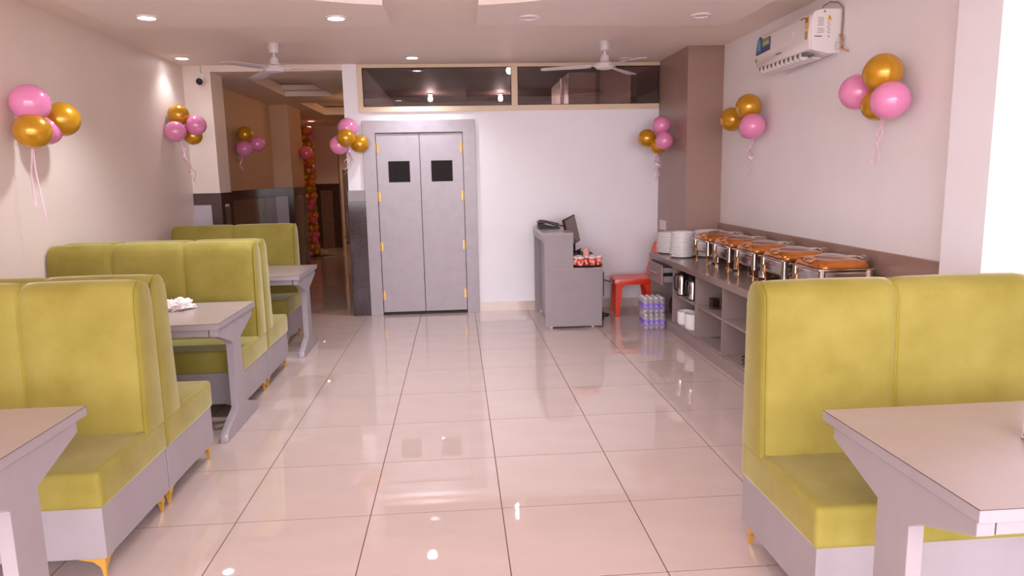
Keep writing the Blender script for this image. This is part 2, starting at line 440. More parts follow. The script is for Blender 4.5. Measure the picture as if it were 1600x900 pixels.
ringceil(pc, -3.3, -0.02, 11.7, 17.2, -1.36, -0.66, 12.0, 14.2, 2.86, 3.0)
pc.box(-3.3, -0.02, 17.2, 20.5, 2.86, 3.0)
pc.box(-3.3, -0.02, 8.9, 20.5, 3.02, 3.12)
struct(pc.build('ceiling_passage', 'ceil'), 'stepped plaster ceiling of the passage')

# wainscot round the passage
wn = sroot('trim_2', 'stone wainscot round the passage mouth', (-1.7, 8.6, 0))
def piece(name, m, x0, x1, y0, y1, z0, z1, b=0.002): return MB().box(x0, x1, y0, y1, z0, z1, b, 1).build(name, m, wn)
piece('stone_band', 'graniteb', XL, -1.595, 8.475, 8.90, 1.37, 1.505)
piece('wall_panel', 'gpanel', XL, -1.715, 8.478, 8.49, 0.0, 1.37)
piece('stone_panel', 'graniteb', -1.715, -1.598, 8.472, 8.49, 0.0, 1.37)
piece('stone_panel', 'graniteb', -1.61, -1.597, 8.49, 8.60, 0.0, 1.37)
piece('wall_panel', 'bpanel', -1.61, -1.602, 8.60, 8.78, 0.0, 1.34)
piece('stone_panel', 'graniteb', -1.61, -1.597, 8.78, 8.90, 0.0, 1.37)
piece('stone_band', 'graniteb', XL, -1.895, 8.90, 12.2, 1.37, 1.505)
for i in range(5): piece('wall_panel', 'bpanel', XL, -1.898, 8.90 + 0.66 * i, 8.90 + 0.66 * (i + 1) - 0.002, 0, 1.37, 0.003)
piece('stone_band', 'graniteb', XL, -1.595, 12.185, 13.15, 1.37, 1.505)
piece('wall_panel', 'gpanel', XL, -1.70, 12.188, 12.2, 0, 1.37)
piece('stone_panel', 'graniteb', -1.70, -1.597, 12.183, 12.2, 0, 1.37)
piece('stone_panel', 'graniteb', -1.61, -1.597, 12.2, 12.5, 0, 1.37)
piece('wall_panel', 'bpanel', -1.61, -1.602, 12.5, 12.85, 0, 1.34)
piece('stone_panel', 'graniteb', -1.61, -1.597, 12.85, 13.15, 0, 1.37)
piece('stone_band', 'graniteb', -2.21, -1.65, 17.18, 17.2, 1.37, 1.52)
piece('stone_panel', 'graniteb', -2.21, -2.10, 17.185, 17.2, 0, 1.37)
piece('wall_panel', 'bpanel', -2.10, -1.82, 17.19, 17.2, 0.0, 0.68)
piece('wall_panel', 'bpanel', -2.10, -1.82, 17.19, 17.2, 0.685, 1.37)
piece('stone_panel', 'graniteb', -1.82, -1.65, 17.185, 17.2, 0, 1.37)
piece('stone_band', 'lam', -0.15, 0.056, 8.466, 8.49, 1.37, 1.50)
piece('stone_panel', 'granite', -0.155, 0.056, 8.472, 8.49, 0, 1.37)
piece('stone_panel', 'granite', -0.155, -0.14, 8.49, 8.64, 0, 1.37)
for i in range(12): piece('stone_panel', 'bpanel', -0.155, -0.14, 8.642 + 0.7 * i, 8.64 + 0.7 * (i + 1), 0, 1.37)
piece('stone_band', 'graniteb', -0.158, -0.14, 8.64, 17.0, 1.37, 1.50)

# outside pavement in front of the shop
struct(MB().box(-25, 27, -40, YS, -0.25, -0.13).build('ground', 'concrete'), 'pavement outside the shop front')

# ================================================================= LIGHTS
def downlight(x, y, z, on, label, group, power=None, warm=False):
    t = thing('ceiling_light', label, 'light', (x, y, z), group)
    MB().lathe([(0.058, 0.002), (0.075, 0.002), (0.082, -0.004), (0.080, -0.010), (0.062, -0.014), (0.058, -0.008), (0.058, 0.002)], (0, 0, 0), 32).build('rim', 'plastic', t, local=True)
    MB().lathe([(0, -0.006), (0.059, -0.006), (0.059, 0.0), (0, 0.0)], (0, 0, 0), 32).build('diffuser', ('led_warm' if warm else 'led_on') if on else 'led_off', t, local=True)
    if on:
        l = bpy.data.lights.new('downlight_lamp', 'SPOT'); l.energy = DOWN_W if power is None else power
        l.spot_size = math.radians(125); l.spot_blend = 0.8; l.shadow_soft_size = 0.06
        l.color = (1.0, 0.70, 0.45) if warm else (0.90, 0.94, 1.0)
        o = bpy.data.objects.new('downlight_lamp', l); o.location = (x, y, z - 0.03); COL.objects.link(o)
downlight(-1.075, 5.55, 2.83, True, 'lit round downlight in the dropped panel nearest the left wall', 'ceiling downlights')
downlight(0.27, 5.59, 2.83, True, 'lit round downlight in the left dropped panel, beside its inner edge', 'ceiling downlights')
downlight(1.717, 5.60, 2.83, False, 'unlit round downlight in the right dropped panel, beside its inner edge', 'ceiling downlights')
downlight(3.037, 5.55, 2.83, False, 'unlit round downlight in the dropped panel nearest the right wall', 'ceiling downlights')
downlight(-1.708, 7.946, H, True, 'lit round downlight above the left corner beside the security camera', 'ceiling downlights', 8)
downlight(0.69, 8.02, H, True, 'lit round downlight above the grey double door', 'ceiling downlights')
downlight(3.10, 8.25, H, False, 'small unlit downlight behind the right ceiling fan', 'ceiling downlights')
downlight(0.73, 4.75, H, True, 'lit downlight added in the round recess to light the room, left one', 'ceiling downlights')  # added for room light, out of view in the recess
downlight(1.91, 4.75, H, True, 'lit downlight added in the round recess to light the room, right one', 'ceiling downlights')  # second added recess lamp, also out of view
downlight(-0.30, 9.75, 2.86, False, 'unlit downlight in the passage ceiling', 'passage downlights')
downlight(-2.62, 18.0, 2.86, True, 'warm lit downlight far down the passage', 'passage downlights', 26, True)
downlight(-2.72, 19.6, 2.86, True, 'warm lit downlight at the end of the passage', 'passage downlights', 26, True)
downlight(-1.9, 15.6, 2.86, True, 'warm lit downlight before the pinkish far wall', 'passage downlights', 22, True)

for (x, y, e) in ((-0.26, 11.3, 3.0), (-0.45, 13.6, 4.0)):  # warm lamps added out of view to light the near passage
    t = thing('ceiling_light', 'added warm lamp on the passage ceiling, hidden by the right wall, ' + ('nearer one' if y < 12 else 'farther one'), 'light', (x, y, 2.858), 'added passage lamps')
    MB().lathe([(0, -0.012), (0.05, -0.012), (0.06, -0.006), (0.06, 0.0), (0, 0.0)], (0, 0, 0), 24).build('diffuser', 'led_warm', t, local=True)
    l = bpy.data.lights.new('added_passage_lamp', 'POINT'); l.energy = e; l.color = (1.0, 0.55, 0.28); l.shadow_soft_size = 0.08
    o = bpy.data.objects.new('added_passage_lamp', l); o.location = (x, y, 2.80); COL.objects.link(o)
# ================================================================= SOFAS
def back_profile():
    p = [(0.465, 0.465), (0.485, 0.80), (0.497, 1.08)]
    for i in range(1, 8):
        a = PI - PI * i / 8
        p.append((0.582 + 0.084 * math.cos(a), 1.095 + 0.095 * math.sin(a)))
    p += [(0.667, 1.08), (0.668, 0.80), (0.668, 0.465)]
    return p
BP = back_profile()
def inset(p, k, cx=0.575, z0=0.465):
    out = []
    for d_, z in p:
        vx, vz = d_ - cx, z - 0.8
        nz = z if z < 0.5 else z - k * (1 if z > 1.0 else 0)
        out.append((d_ - k * (1 if vx > 0 else -1) * min(1, abs(vx) / 0.05), nz))
    return out
def sofa(xe, xw, yf, s, panels, label, right_side=False, ends=(True, False)):
    """xe aisle end, xw wall end, yf front of seat, s=+1 faces the camera side (-y), -1 faces the back wall"""
    Y = lambda d_: yf + s * d_
    t = thing('booth_sofa', label, 'sofa', ((xe + xw) / 2, Y(0.33), 0), 'olive velvet booth sofas')
    sg = 1 if xw > xe else -1
    xa, xb = min(xe, xw), max(xe, xw)
    e = MB().box(min(xe + sg * 0.012, xw), max(xe + sg * 0.012, xw), min(Y(0.012), Y(0.664)), max(Y(0.012), Y(0.664)), 0.095, 0.32, 0.002, 1)
    e.build('frame', 'lam', t)
    b = MB()
    b.box(xa, xb, min(Y(0), Y(0.667)), max(Y(0), Y(0.667)), 0.315, 0.478, 0.028, 4)
    st = b.build('seat_cushion', 'velvet', t, ang=60)
    # corner and edge seams of the seat
    q = MB(); xs = xe + sg * 0.024
    q.tube([(xs, Y(0.012), 0.325), (xs, Y(0.006), 0.40), (xs, Y(0.012), 0.46), (xs, Y(0.04), 0.477), (xs, Y(0.30), 0.479), (xs, Y(0.46), 0.479)], 0.0028, 6)
    q.build('piping', 'velvet2', st)
    # back panels
    cheek = 0.014
    edges = [xe + sg * cheek] + panels + [xw]
    for i in range(len(edges) - 1):
        x0, x1 = edges[i], edges[i + 1]
        lo, hi = min(x0, x1), max(x0, x1)
        rings = []
        for x, k in ((lo, 0.016), (lo + 0.004, 0.007), (lo + 0.014, 0.0), (lo + 0.06, -0.004), ((lo + hi) / 2, -0.006), (hi - 0.06, -0.004), (hi - 0.014, 0.0), (hi - 0.004, 0.007), (hi, 0.016)):
            rings.append([(x, Y(a), z) for a, z in inset(BP, k)])
        MB().loft(rings).build('back_panel', 'velvet', t, ang=50)
        if i > 0:
            path = [(x0, Y(a - 0.0) , z) for a, z in inset(BP[:9], 0.009)]
            MB().tube(path, 0.005, 6).build('piping', 'velvet2', t)
    # end cheek with piping on both edges
    rings = []
    for dx, k in ((0.0, 0.016), (0.003, 0.007), (0.007, 0.002), (0.011, 0.002), (cheek, 0.007)):
        rings.append([(xe + sg * dx, Y(a), z) for a, z in inset(BP, k)])
    ck = MB().loft(rings).build('end_panel', 'velvet', t, ang=50)
    MB().tube([(xe + sg * 0.010, Y(a), z) for a, z in inset(BP, -0.0005)], 0.003, 6).build('piping', 'velvet2', ck)
    # gold bracket legs
    for ex, dirx in ((xe + sg * 0.03, sg), (xw - sg * 0.05, -sg)):
        for dd, dy in ((0.03, 1), (0.635, -1)):
            g = MB(); yy = Y(dd)
            g.loft([[(ex + dirx * u, yy + s * dy * v, z) for u, v in ((0.003, 0.003), (0.036 * k, 0.003), (0.036 * k, 0.036 * k), (0.003, 0.036 * k))]
                    for z, k in ((0.0, 0.45), (0.03, 0.55), (0.075, 0.9), (0.0945, 1.0))])
            g.prism([(ex, 0.0945), (ex + dirx * 0.115, 0.0945), (ex + dirx * 0.11, 0.086), (ex + dirx * 0.05, 0.072), (ex + dirx * 0.025, 0.05), (ex, 0.045)], 'y', yy - s * dy * 0.001, yy + s * dy * 0.012)
            g.prism([(yy, 0.0945), (yy + s * dy * 0.115, 0.0945), (yy + s * dy * 0.11, 0.086), (yy + s * dy * 0.05, 0.072), (yy + s * dy * 0.025, 0.05), (yy, 0.045)], 'x', ex - dirx * 0.001, ex + dirx * 0.012)
            g.build('leg', 'gold', t)
    return t
sofa(-0.37, XL + 0.01, 2.85, 1, [-0.905, -1.43], 'olive velvet booth sofa nearest the camera on the left, facing the camera')
sofa(-0.37, XL + 0.01, 4.192, -1, [-0.905, -1.43], 'olive velvet booth sofa backed onto the nearest left sofa, facing the tissue table')
sofa(-0.40, XL + 0.01, 4.90, 1, [-0.92, -1.44], 'olive velvet booth sofa behind the table with the tissue, facing the camera')
sofa(-0.40, XL + 0.01, 6.25, -1, [-0.92, -1.44], 'olive velvet booth sofa facing the back wall, behind the second left table')
sofa(-0.56, -1.80, 6.95, 1, [-1.18], 'farthest olive velvet booth sofa on the left, in front of the passage')
sofa(2.34, 3.52, 2.215, 1, [2.915], 'olive velvet booth sofa on the right in front of the buffet counter')

# ================================================================= TABLES
def table(xe, xw, y0, y1, label):
    sg = 1 if xw > xe else -1
    yc = (y0 + y1) / 2 - 0.03
    t = thing('booth_table', label, 'table', ((xe + xw) / 2, yc, 0), 'grey laminate booth tables')
    a, b = min(xe, xw), max(xe, xw)
    top = MB().box(a, b, y0, y1, 0.742, 0.7790, 0.0015, 1).build('table_top', 'lam', t)
    MB().box(a + 0.001, b - 0.001, y0 + 0.001, y1 - 0.001, 0.7788, 0.7800).build('laminate_sheet', 'lamtop', top)
    e = MB()
    e.box(a - 0.0006, b + 0.0006, y0 - 0.0006, y0 + 0.001, 0.7775, 0.7795)
    e.box(a - 0.0006, a + 0.001, y0, y1, 0.7775, 0.7795); e.box(b - 0.001, b + 0.0006, y0, y1, 0.7775, 0.7795)
    e.build('edge_line', 'seam', top)
    ya, yb = y0 + 0.02, y1 - 0.06
    MB().box(min(xe + sg * 0.07, xw - sg * 0.07), max(xe + sg * 0.07, xw - sg * 0.07), ya + 0.005, ya + 0.035, 0.695, 0.742).build('apron', 'lam', t)
    MB().box(min(xe + sg * 0.07, xw - sg * 0.07), max(xe + sg * 0.07, xw - sg * 0.07), yb - 0.035, yb - 0.005, 0.695, 0.742).build('apron', 'lam', t)
    for x in (xe + sg * 0.012, xw - sg * 0.10):
        x0, x1 = x, x + sg * 0.05
        p = [(ya, 0.742), (ya, 0.695), (yc - 0.12, 0.615), (yc - 0.075, 0.585), (yc - 0.075, 0.15), (yc - 0.33, 0.055), (yc - 0.33, 0.0), (yc + 0.36, 0.0),
             (yc + 0.36, 0.055), (yc + 0.085, 0.15), (yc + 0.085, 0.60), (yb, 0.695), (yb, 0.742)]
        MB().prism(p, 'x', x0, x1, 0.0015, 1).build('leg', 'lam', t)
    return t
table(-0.36, XL + 0.02, 2.00, 2.80, 'grey laminate booth table at the bottom left corner, nearest the camera')
table(-0.36, XL + 0.02, 4.36, 5.17, 'grey laminate booth table on the left with a crumpled tissue on it')
table(-0.325, XL + 0.02, 6.46, 7.30, 'farthest grey laminate booth table on the left, before the passage')
table(2.425, 3.75, 1.585, 2.365, 'grey laminate booth table at the right, in front of the right sofa')

# crumpled tissue
b = MB(); random.seed(3)
t_ = bmesh.new(); bmesh.ops.create_icosphere(t_, subdivisions=5, radius=1)
for v in t_.verts:
    n = noise.noise(v.co * 2.6 + Vector((3, 1, 7))); n2 = noise.noise(v.co * 6 + Vector((9, 4, 2)))
    rdg = abs(noise.noise(v.co * 3.5 + Vector((1, 8, 5))))
    k = 0.78 + 0.55 * n + 0.15 * n2 + 0.45 * rdg
    v.co = Vector((v.co.x * k * 0.085, v.co.y * k * 0.10, max(-0.004, v.co.z * k * 0.060 + 0.010)))
b._merge(t_)
bmesh.ops.translate(b.bm, vec=Vector((-0.80, 4.93, 0.786)), verts=b.bm.verts)
tag(b.build('crumpled_tissue', 'tissue', base=(-0.80, 4.93, 0.782)), 'crumpled white tissue lying on the second left table', 'tissue')
# napkin holder at right image edge
nh = thing('napkin_holder', 'small grey metal holder on the right table, cut by the frame', 'holder', (2.955, 1.98, 0.78))
MB().box(2.895, 3.035, 1.94, 2.02, 0.78, 0.79, 0.002, 1).build('base', 'steelb', nh)
MB().box(2.897, 3.033, 1.942, 1.946, 0.79, 0.845, 0.001, 1).build('plate', 'steelb', nh)
MB().box(2.897, 3.033, 2.014, 2.018, 0.79, 0.845, 0.001, 1).build('plate', 'steelb', nh)
MB().box(2.905, 3.025, 1.95, 2.01, 0.79, 0.835, 0.001, 1).build('napkins', 'tissue', nh)

# ================================================================= BUFFET COUNTER
ct = thing('buffet_counter', 'long grey-brown open-shelf buffet counter along the right wall', 'counter', (3.6, 5.8, 0))
MB().box(3.272, 3.935, 3.76, 7.436, 0.692, 0.75, 0.002, 1).build('worktop', 'cabtop', ct)
MB().box(3.272, 3.565, 7.436, 7.80, 0.692, 0.75, 0.002, 1).build('worktop', 'cabtop', ct)
MB().box(3.925, 3.948, 3.73, 7.436, 0.752, 1.09, 0.002, 1).build('splashback', 'taupe', ct)
MB().box(3.29, 3.56, 3.76, 7.43, 0.0, 0.105, 0.001, 1).build('plinth', 'cab', ct)
MB().box(3.31, 3.92, 3.76, 7.43, 0.105, 0.12).build('bottom_board', 'cab', ct)
MB().box(3.90, 3.92, 3.76, 7.43, 0.12, 0.692).build('back_board', 'cab', ct)
for y in (3.77, 4.29, 4.94, 5.60, 6.27, 6.96):
    MB().box(3.29, 3.90, y - 0.012, y + 0.012, 0.12, 0.692).build('divider', 'cab', ct)
for y0, y1 in ((3.782, 4.278), (4.302, 4.928), (4.952, 5.588), (5.612, 6.258), (6.282, 6.948)):
    MB().box(3.30, 3.90, y0, y1, 0.405, 0.425).build('shelf', 'cab', ct)
MB().box(3.29, 3.56, 7.76, 7.785, 0.0, 0.692).build('divider', 'cab', ct)
MB().box(3.50, 3.52, 7.43, 7.76, 0.0, 0.692).build('back_board', 'cab', ct)
dr = MB().box(3.20, 3.218, 7.06, 7.56, 0.49, 0.69, 0.0015, 1).build('drawer', 'cab', ct)
db = MB(); db.box(3.218, 3.55, 7.10, 7.114, 0.51, 0.66); db.box(3.218, 3.55, 7.50, 7.514, 0.51, 0.66); db.box(3.218, 3.55, 7.114, 7.50, 0.51, 0.52)
db.build('drawer_box', 'lam', dr)
MB().box(3.225, 3.50, 7.090, 7.100, 0.575, 0.61).build('runner', 'black', dr)
hd = MB(); hd.tube([(3.20, 7.22, 0.60), (3.182, 7.225, 0.60), (3.178, 7.25, 0.60), (3.178, 7.38, 0.60), (3.182, 7.405, 0.60), (3.20, 7.41, 0.60)], 0.005, 8)
hd.build('handle', 'steel', dr)

# round dark pan leaning under the drawer
b = MB().lathe([(0, 0), (0.13, 0), (0.16, 0.03), (0.155, 0.03), (0.125, 0.006), (0, 0.006)], (0, 0, 0), 28, mtx=Matrix.Rotation(PI / 2 - 0.1, 4, 'X'))
bmesh.ops.translate(b.bm, vec=Vector((3.42, 7.03, 0.28)), verts=b.bm.verts)
tag(b.build('pan', 'darkb', base=(3.42, 7.03, 0.12)), 'round dark pan leaning under the open drawer', 'pan')

# chafing dishes
def chafing(label):
    t = thing('chafing_dish', label, 'chafing dish', (0, 0, 0), 'chafing dishes in a row')
    W, L = 0.365, 0.40    # x, y
    b = MB().box(0.012, W - 0.012, 0.012, L - 0.012, 0.105, 0.222, 0.02, 3)
    for x in (0.02, W - 0.02):
        for y in (0.02, L - 0.02): b.cyl((x, y, 0.095), (x, y, 0.228), 0.024, seg=16)
    b.build('water_pan', 'steel', t, local=True)
    MB().box(-0.018, W + 0.018, -0.012, L + 0.012, 0.226, 0.236, 0.004, 2).build('rim', 'steel', t, local=True)
    # lid: rounded frustum with a domed window
    def rr(x0, x1, y0, y1, r, z, n=5):
        out = []
        for cx, cy, a0 in ((x1 - r, y1 - r, 0), (x0 + r, y1 - r, PI / 2), (x0 + r, y0 + r, PI), (x1 - r, y0 + r, 1.5 * PI)):
            for i in range(n + 1):
                a = a0 + PI / 2 * i / n; out.append((cx + r * math.cos(a), cy + r * math.sin(a), z))
        return out
    rings = []
    for z, k in ((0.238, 0.0), (0.248, 0.0), (0.268, 0.008), (0.282, 0.022), (0.290, 0.040), (0.295, 0.070), (0.297, 0.11)):
        rings.append(rr(0.006 + k, W - 0.006 - k, 0.006 + k, L - 0.006 - k, 0.045 + k * 0.25, z))
    lid = MB().loft(rings).build('lid', 'amber', t, local=True, ang=60)
    MB().lathe([(0.105, -0.012), (0.10, 0.002), (0.08, 0.012), (0.05, 0.020), (0.02, 0.024), (0, 0.025)], (W / 2, L / 2, 0.294), 28, 1.15, 1.25).build('lid_window', 'lidglass', lid, local=True, ang=60)
    h = MB().box(0.0, 0.055, L / 2 - 0.06, L / 2 + 0.06, 0.274, 0.279, 0.002, 1, rot=Matrix.Rotation(-0.25, 3, 'Y'))
    h.tube([(0.05, L / 2 - 0.055, 0.283), (0.02, L / 2 - 0.057, 0.286), (0.0, L / 2 - 0.05, 0.270), (-0.004, L / 2, 0.266), (0.0, L / 2 + 0.05, 0.270), (0.02, L / 2 + 0.057, 0.286), (0.05, L / 2 + 0.055, 0.283)], 0.006, 8)
    h.build('handle', 'copper', lid, local=True)
    k = MB().cyl((W + 0.01, L / 2 - 0.06, 0.285), (W + 0.01, L / 2 + 0.06, 0.285), 0.017, seg=16)
    k.box(W - 0.09, W + 0.01, L / 2 - 0.03, L / 2 + 0.03, 0.290, 0.302, 0.005, 2)
    k.cyl((W + 0.01, L / 2, 0.236), (W + 0.01, L / 2, 0.28), 0.010, seg=10)
    k.build('hinge', 'steel', t, local=True)
    MB().cyl((W + 0.01, L / 2 - 0.095, 0.285), (W + 0.01, L / 2 - 0.06, 0.285), 0.020, 0.024, seg=16).build('hinge_knob', 'steelb', t, local=True)
    for x, dx in ((0.035, -1), (W - 0.035, 1)):
        for y, dy in ((0.045, -1), (L - 0.045, 1)):
            g = MB()
            g.tube([(x, y, 0.165), (x + dx * 0.012, y, 0.155), (x + dx * 0.016, y, 0.13), (x + dx * 0.010, y, 0.08), (x + dx * 0.008, y, 0.03), (x + dx * 0.012, y, 0.0)],
                   [0.012, 0.021, 0.020, 0.013, 0.0095, 0.012], 10)
            g.lathe([(0, -0.019), (0.014, -0.014), (0.019, 0), (0.014, 0.014), (0, 0.019)], (x + dx * 0.010, y, 0.158), 12)
            g.build('leg', 'copper', t, local=True)
    bt = MB().box(0.09, W - 0.09, 0.12, L - 0.12, 0.0, 0.012, 0.003, 1)
    bt.cyl((W / 2, L / 2, 0.012), (W / 2, L / 2, 0.06), 0.045, 0.045, 20).build('burner', 'steel', t, local=True)
    return t
CL = ['nearest chafing dish, just behind the right sofa, amber lid', 'second chafing dish from the right sofa, amber domed lid',
      'middle one of the five amber-lidded chafing dishes', 'fourth chafing dish from the sofa, amber domed lid', 'farthest amber-lidded chafing dish, next to the plates']
ch0 = chafing(CL[0]); ch0.location = (3.50, 4.44, 0.75)
for i in range(1, 5): dup(ch0, (3.50 - 0.004 * i, 4.44 + 0.523 * i, 0.75), CL[i])

# plates: stacks of white plates with lug handles
def plate(label, r=0.115):
    t = thing('plate', label, 'plate', (0, 0, 0))
    MB().lathe([(0, 0.0), (r * 0.62, 0.0), (r * 0.68, 0.004), (r * 0.96, 0.014), (r, 0.016), (r, 0.029), (r * 0.98, 0.030), (r * 0.90, 0.020), (r * 0.64, 0.008), (0, 0.006)], (0, 0, 0), 32).build('dish', 'china', t, local=True, ang=50)
    for a in (PI * 0.97, -0.05):
        MB().prism([(math.cos(a) * r * 0.96 - 0.02 * math.sin(a) * s_ + math.cos(a) * e_, math.sin(a) * r * 0.96 + 0.02 * math.cos(a) * s_ + math.sin(a) * e_) for s_, e_ in ((-1, 0), (-0.8, 0.022), (0.8, 0.022), (1, 0))], 'z', 0.017, 0.022, 0.001, 1).build('lug_handle', 'china', t, local=True)
    return t
p0 = plate('white round plate, lowest of the left plate stack on the counter')
p0.location = (3.455, 7.66, 0.75); p0['group'] = 'white plates in the left stack'
def stack(src, x, y, n, pitch, where, group, z0=0.75, first=0, rzs=0.0):
    for i in range(first, n):
        if i == 0: l = 'white round plate, lowest of the ' + where
        elif i == n - 1: l = 'white round plate, topmost of the ' + where
        else: l = 'white round plate inside the ' + where
        dup(src, (x + random.uniform(-.003, .003), y + random.uniform(-.003, .003), z0 + i * pitch), l, rz=random.uniform(-0.25, 0.25), group=group)
p0['label'] = 'white round plate, lowest of the left plate stack on the counter'
stack(p0, 3.455, 7.66, 12, 0.0185, 'left plate stack on the counter', 'white plates in the left stack', first=1)
stack(p0, 3.475, 7.25, 14, 0.0185, 'right plate stack on the counter', 'white plates in the right stack')
p1 = plate('x', 0.15); p1.location = (3.765, 7.27, 0.75); p1['label'] = 'white round plate, lowest of the wide stack behind the farthest chafing dish'; p1['group'] = 'white plates in the rear stack'
stack(p1, 3.765, 7.27, 15, 0.0175, 'wide stack behind the farthest chafing dish', 'white plates in the rear stack', first=1)

# jugs on the shelf
def jug(loc, r, h, label, body='steel'):
    t = thing('vacuum_jug', label, 'jug', loc, 'steel jugs on the counter shelf')
    MB().lathe([(0, 0), (r, 0), (r, 0.012), (0, 0.012)], (0, 0, 0), 24).build('base', 'black', t, local=True)
    MB().lathe([(0, 0.012), (r * 0.98, 0.012), (r, 0.03), (r, h * 0.62), (r * 0.86, h * 0.78), (r * 0.78, h * 0.84), (0, h * 0.84)], (0, 0, 0), 24).build('body', body, t, local=True, ang=60)
    MB().lathe([(0, h * 0.84), (r * 0.80, h * 0.84), (r * 0.84, h * 0.93), (r * 0.6, h), (0, h)], (0, 0, 0), 24).box(r * 0.4, r * 1.15, -0.012, 0.012, h * 0.86, h * 0.93, 0.004, 1).build('lid', 'black', t, local=True)
    MB().tube([(-r * 0.75, 0, h * 0.90), (-r * 1.35, 0, h * 0.90), (-r * 1.6, 0, h * 0.75), (-r * 1.5, 0, h * 0.4), (-r * 1.3, 0, h * 0.25), (-r * 0.95, 0, h * 0.22)], 0.010, 8).build('handle', 'black', t, local=True)
    return t
jug((3.335, 6.80, 0.425), 0.050, 0.235, 'larger steel jug with black handle, left one on the upper counter shelf')
jug((3.345, 6.50, 0.425), 0.046, 0.215, 'smaller steel jug with black handle, right one on the upper counter shelf')
jug((3.45, 6.885, 0.425), 0.055, 0.22, 'black jug at the back of the upper counter shelf, behind the steel jugs', 'black')

# bowls below
def bowl(loc, r, h, label):
    b = MB().lathe([(0, 0), (r * 0.80, 0), (r * 0.90, 0.008), (r * 0.97, h * 0.5), (r, h), (r * 0.95, h), (r * 0.90, h * 0.5), (r * 0.8, 0.012), (0, 0.010)], loc, 32)
    return tag(b.build('bowl', 'china', base=loc, ang=50), label, 'bowl', 'white bowls in the counter')
for i in range(5):
    bowl((3.385, 6.82, 0.12 + 0.022 * i), 0.085, 0.05, 'white bowl in the rear stack on the bottom counter shelf' if i < 4 else 'top white bowl of the rear stack on the bottom counter shelf')
for i in range(6):
    bowl((3.405, 6.58, 0.12 + 0.022 * i), 0.105, 0.05, 'white bowl in the front stack on the bottom counter shelf' if i < 5 else 'top white bowl of the front stack on the bottom counter shelf')
# small steel dishes
def steel_dish(x, y, z, r, label, group, h=0.018):
    b = MB().lathe([(0, 0), (r * 0.7, 0), (r, h), (r * 0.97, h + 0.002), (r * 0.68, 0.004), (0, 0.003)], (x, y, z), 24)
    return tag(b.build('steel_dish', 'steel', base=(x, y, z), ang=50), label, 'dish', group)
for i in range(6):
    steel_dish(3.395, 6.06, 0.425 + 0.014 * i, 0.06, 'small steel dish in the stack on the middle upper shelf' if i < 5 else 'top steel dish of the stack on the middle upper shelf', 'steel dishes in the upper stack')
for i in range(4):
    steel_dish(3.37, 5.24, 0.12 + 0.016 * i, 0.055, 'small steel dish in the stack on the bottom shelf beside the right sofa' if i < 3 else 'top steel dish of the stack on the bottom shelf beside the right sofa', 'steel dishes in the lower stack')
lt = MB().lathe([(0, 0), (0.035, 0), (0.045, 0.03), (0.03, 0.055), (0.034, 0.07), (0, 0.07)], (3.36, 5.06, 0.12), 20)
tag(lt.build('steel_pot', 'steel', base=(3.36, 5.06, 0.12)), 'little steel pot on the bottom shelf, half hidden by the right sofa', 'pot')

# socket plate on column
sp = thing('switch_plate', 'white switch plate on the taupe column above the plates', 'switch', (3.56, 8.25, 0.97))
MB().box(3.553, 3.564, 8.13, 8.37, 0.965, 1.075, 0.002, 1).build('plate', 'socketw', sp)
for i in range(3): MB().box(3.548, 3.553, 8.16 + 0.06 * i, 8.20 + 0.06 * i, 0.99, 1.05, 0.001, 1).build('rocker', 'plastic', sp)

# ================================================================= RECEPTION DESK
dk = thing('reception_desk', 'small grey laminate reception desk with raised ledge in front of the back wall', 'desk', (2.33, 7.9, 0))
YD0, YD1 = 7.37, 8.40
pts = [(2.03, 0.02), (2.645, 0.02), (2.645, 0.635), (2.335, 0.635), (2.335, 1.0), (2.03, 1.0)]
MB().prism(pts, 'y', YD0, YD0 + 0.02, 0.001, 1).build('side_panel', 'lam', dk)
MB().prism(pts, 'y', YD1 - 0.02, YD1, 0.001, 1).build('side_panel', 'lam', dk)
MB().box(2.02, 2.34, YD0 - 0.004, YD1, 1.0, 1.03, 0.001, 1).build('ledge_top', 'lamtop', dk)
MB().box(2.02, 2.045, YD0 - 0.004, YD1, 0.93, 1.0).build('ledge_edge', 'lam', dk)
MB().box(2.10, 2.12, YD0 + 0.02, YD1 - 0.02, 0.02, 1.0).build('front_panel', 'lam', dk)
MB().box(2.32, 2.335, YD0 + 0.02, YD1 - 0.02, 0.635, 1.0).build('upstand', 'lam', dk)
MB().box(2.12, 2.66, YD0 - 0.003, YD1, 0.635, 0.655, 0.001, 1).build('worktop', 'lamtop', dk)
drw = MB().box(2.645, 2.66, YD0 + 0.02, YD0 + 0.42, 0.30, 0.62, 0.001, 1).build('drawer', 'lam', dk)
MB().box(2.662, 2.672, YD0 + 0.03, YD0 + 0.045, 0.33, 0.60).build('handle', 'black', drw)
for x in (2.10, 2.55): MB().cyl((x, YD0 + 0.04, 0), (x, YD0 + 0.04, 0.02), 0.015).build('foot', 'plastic', dk)
for x in (2.10, 2.55): MB().cyl((x, YD1 - 0.04, 0), (x, YD1 - 0.04, 0.02), 0.015).build('foot', 'plastic', dk)

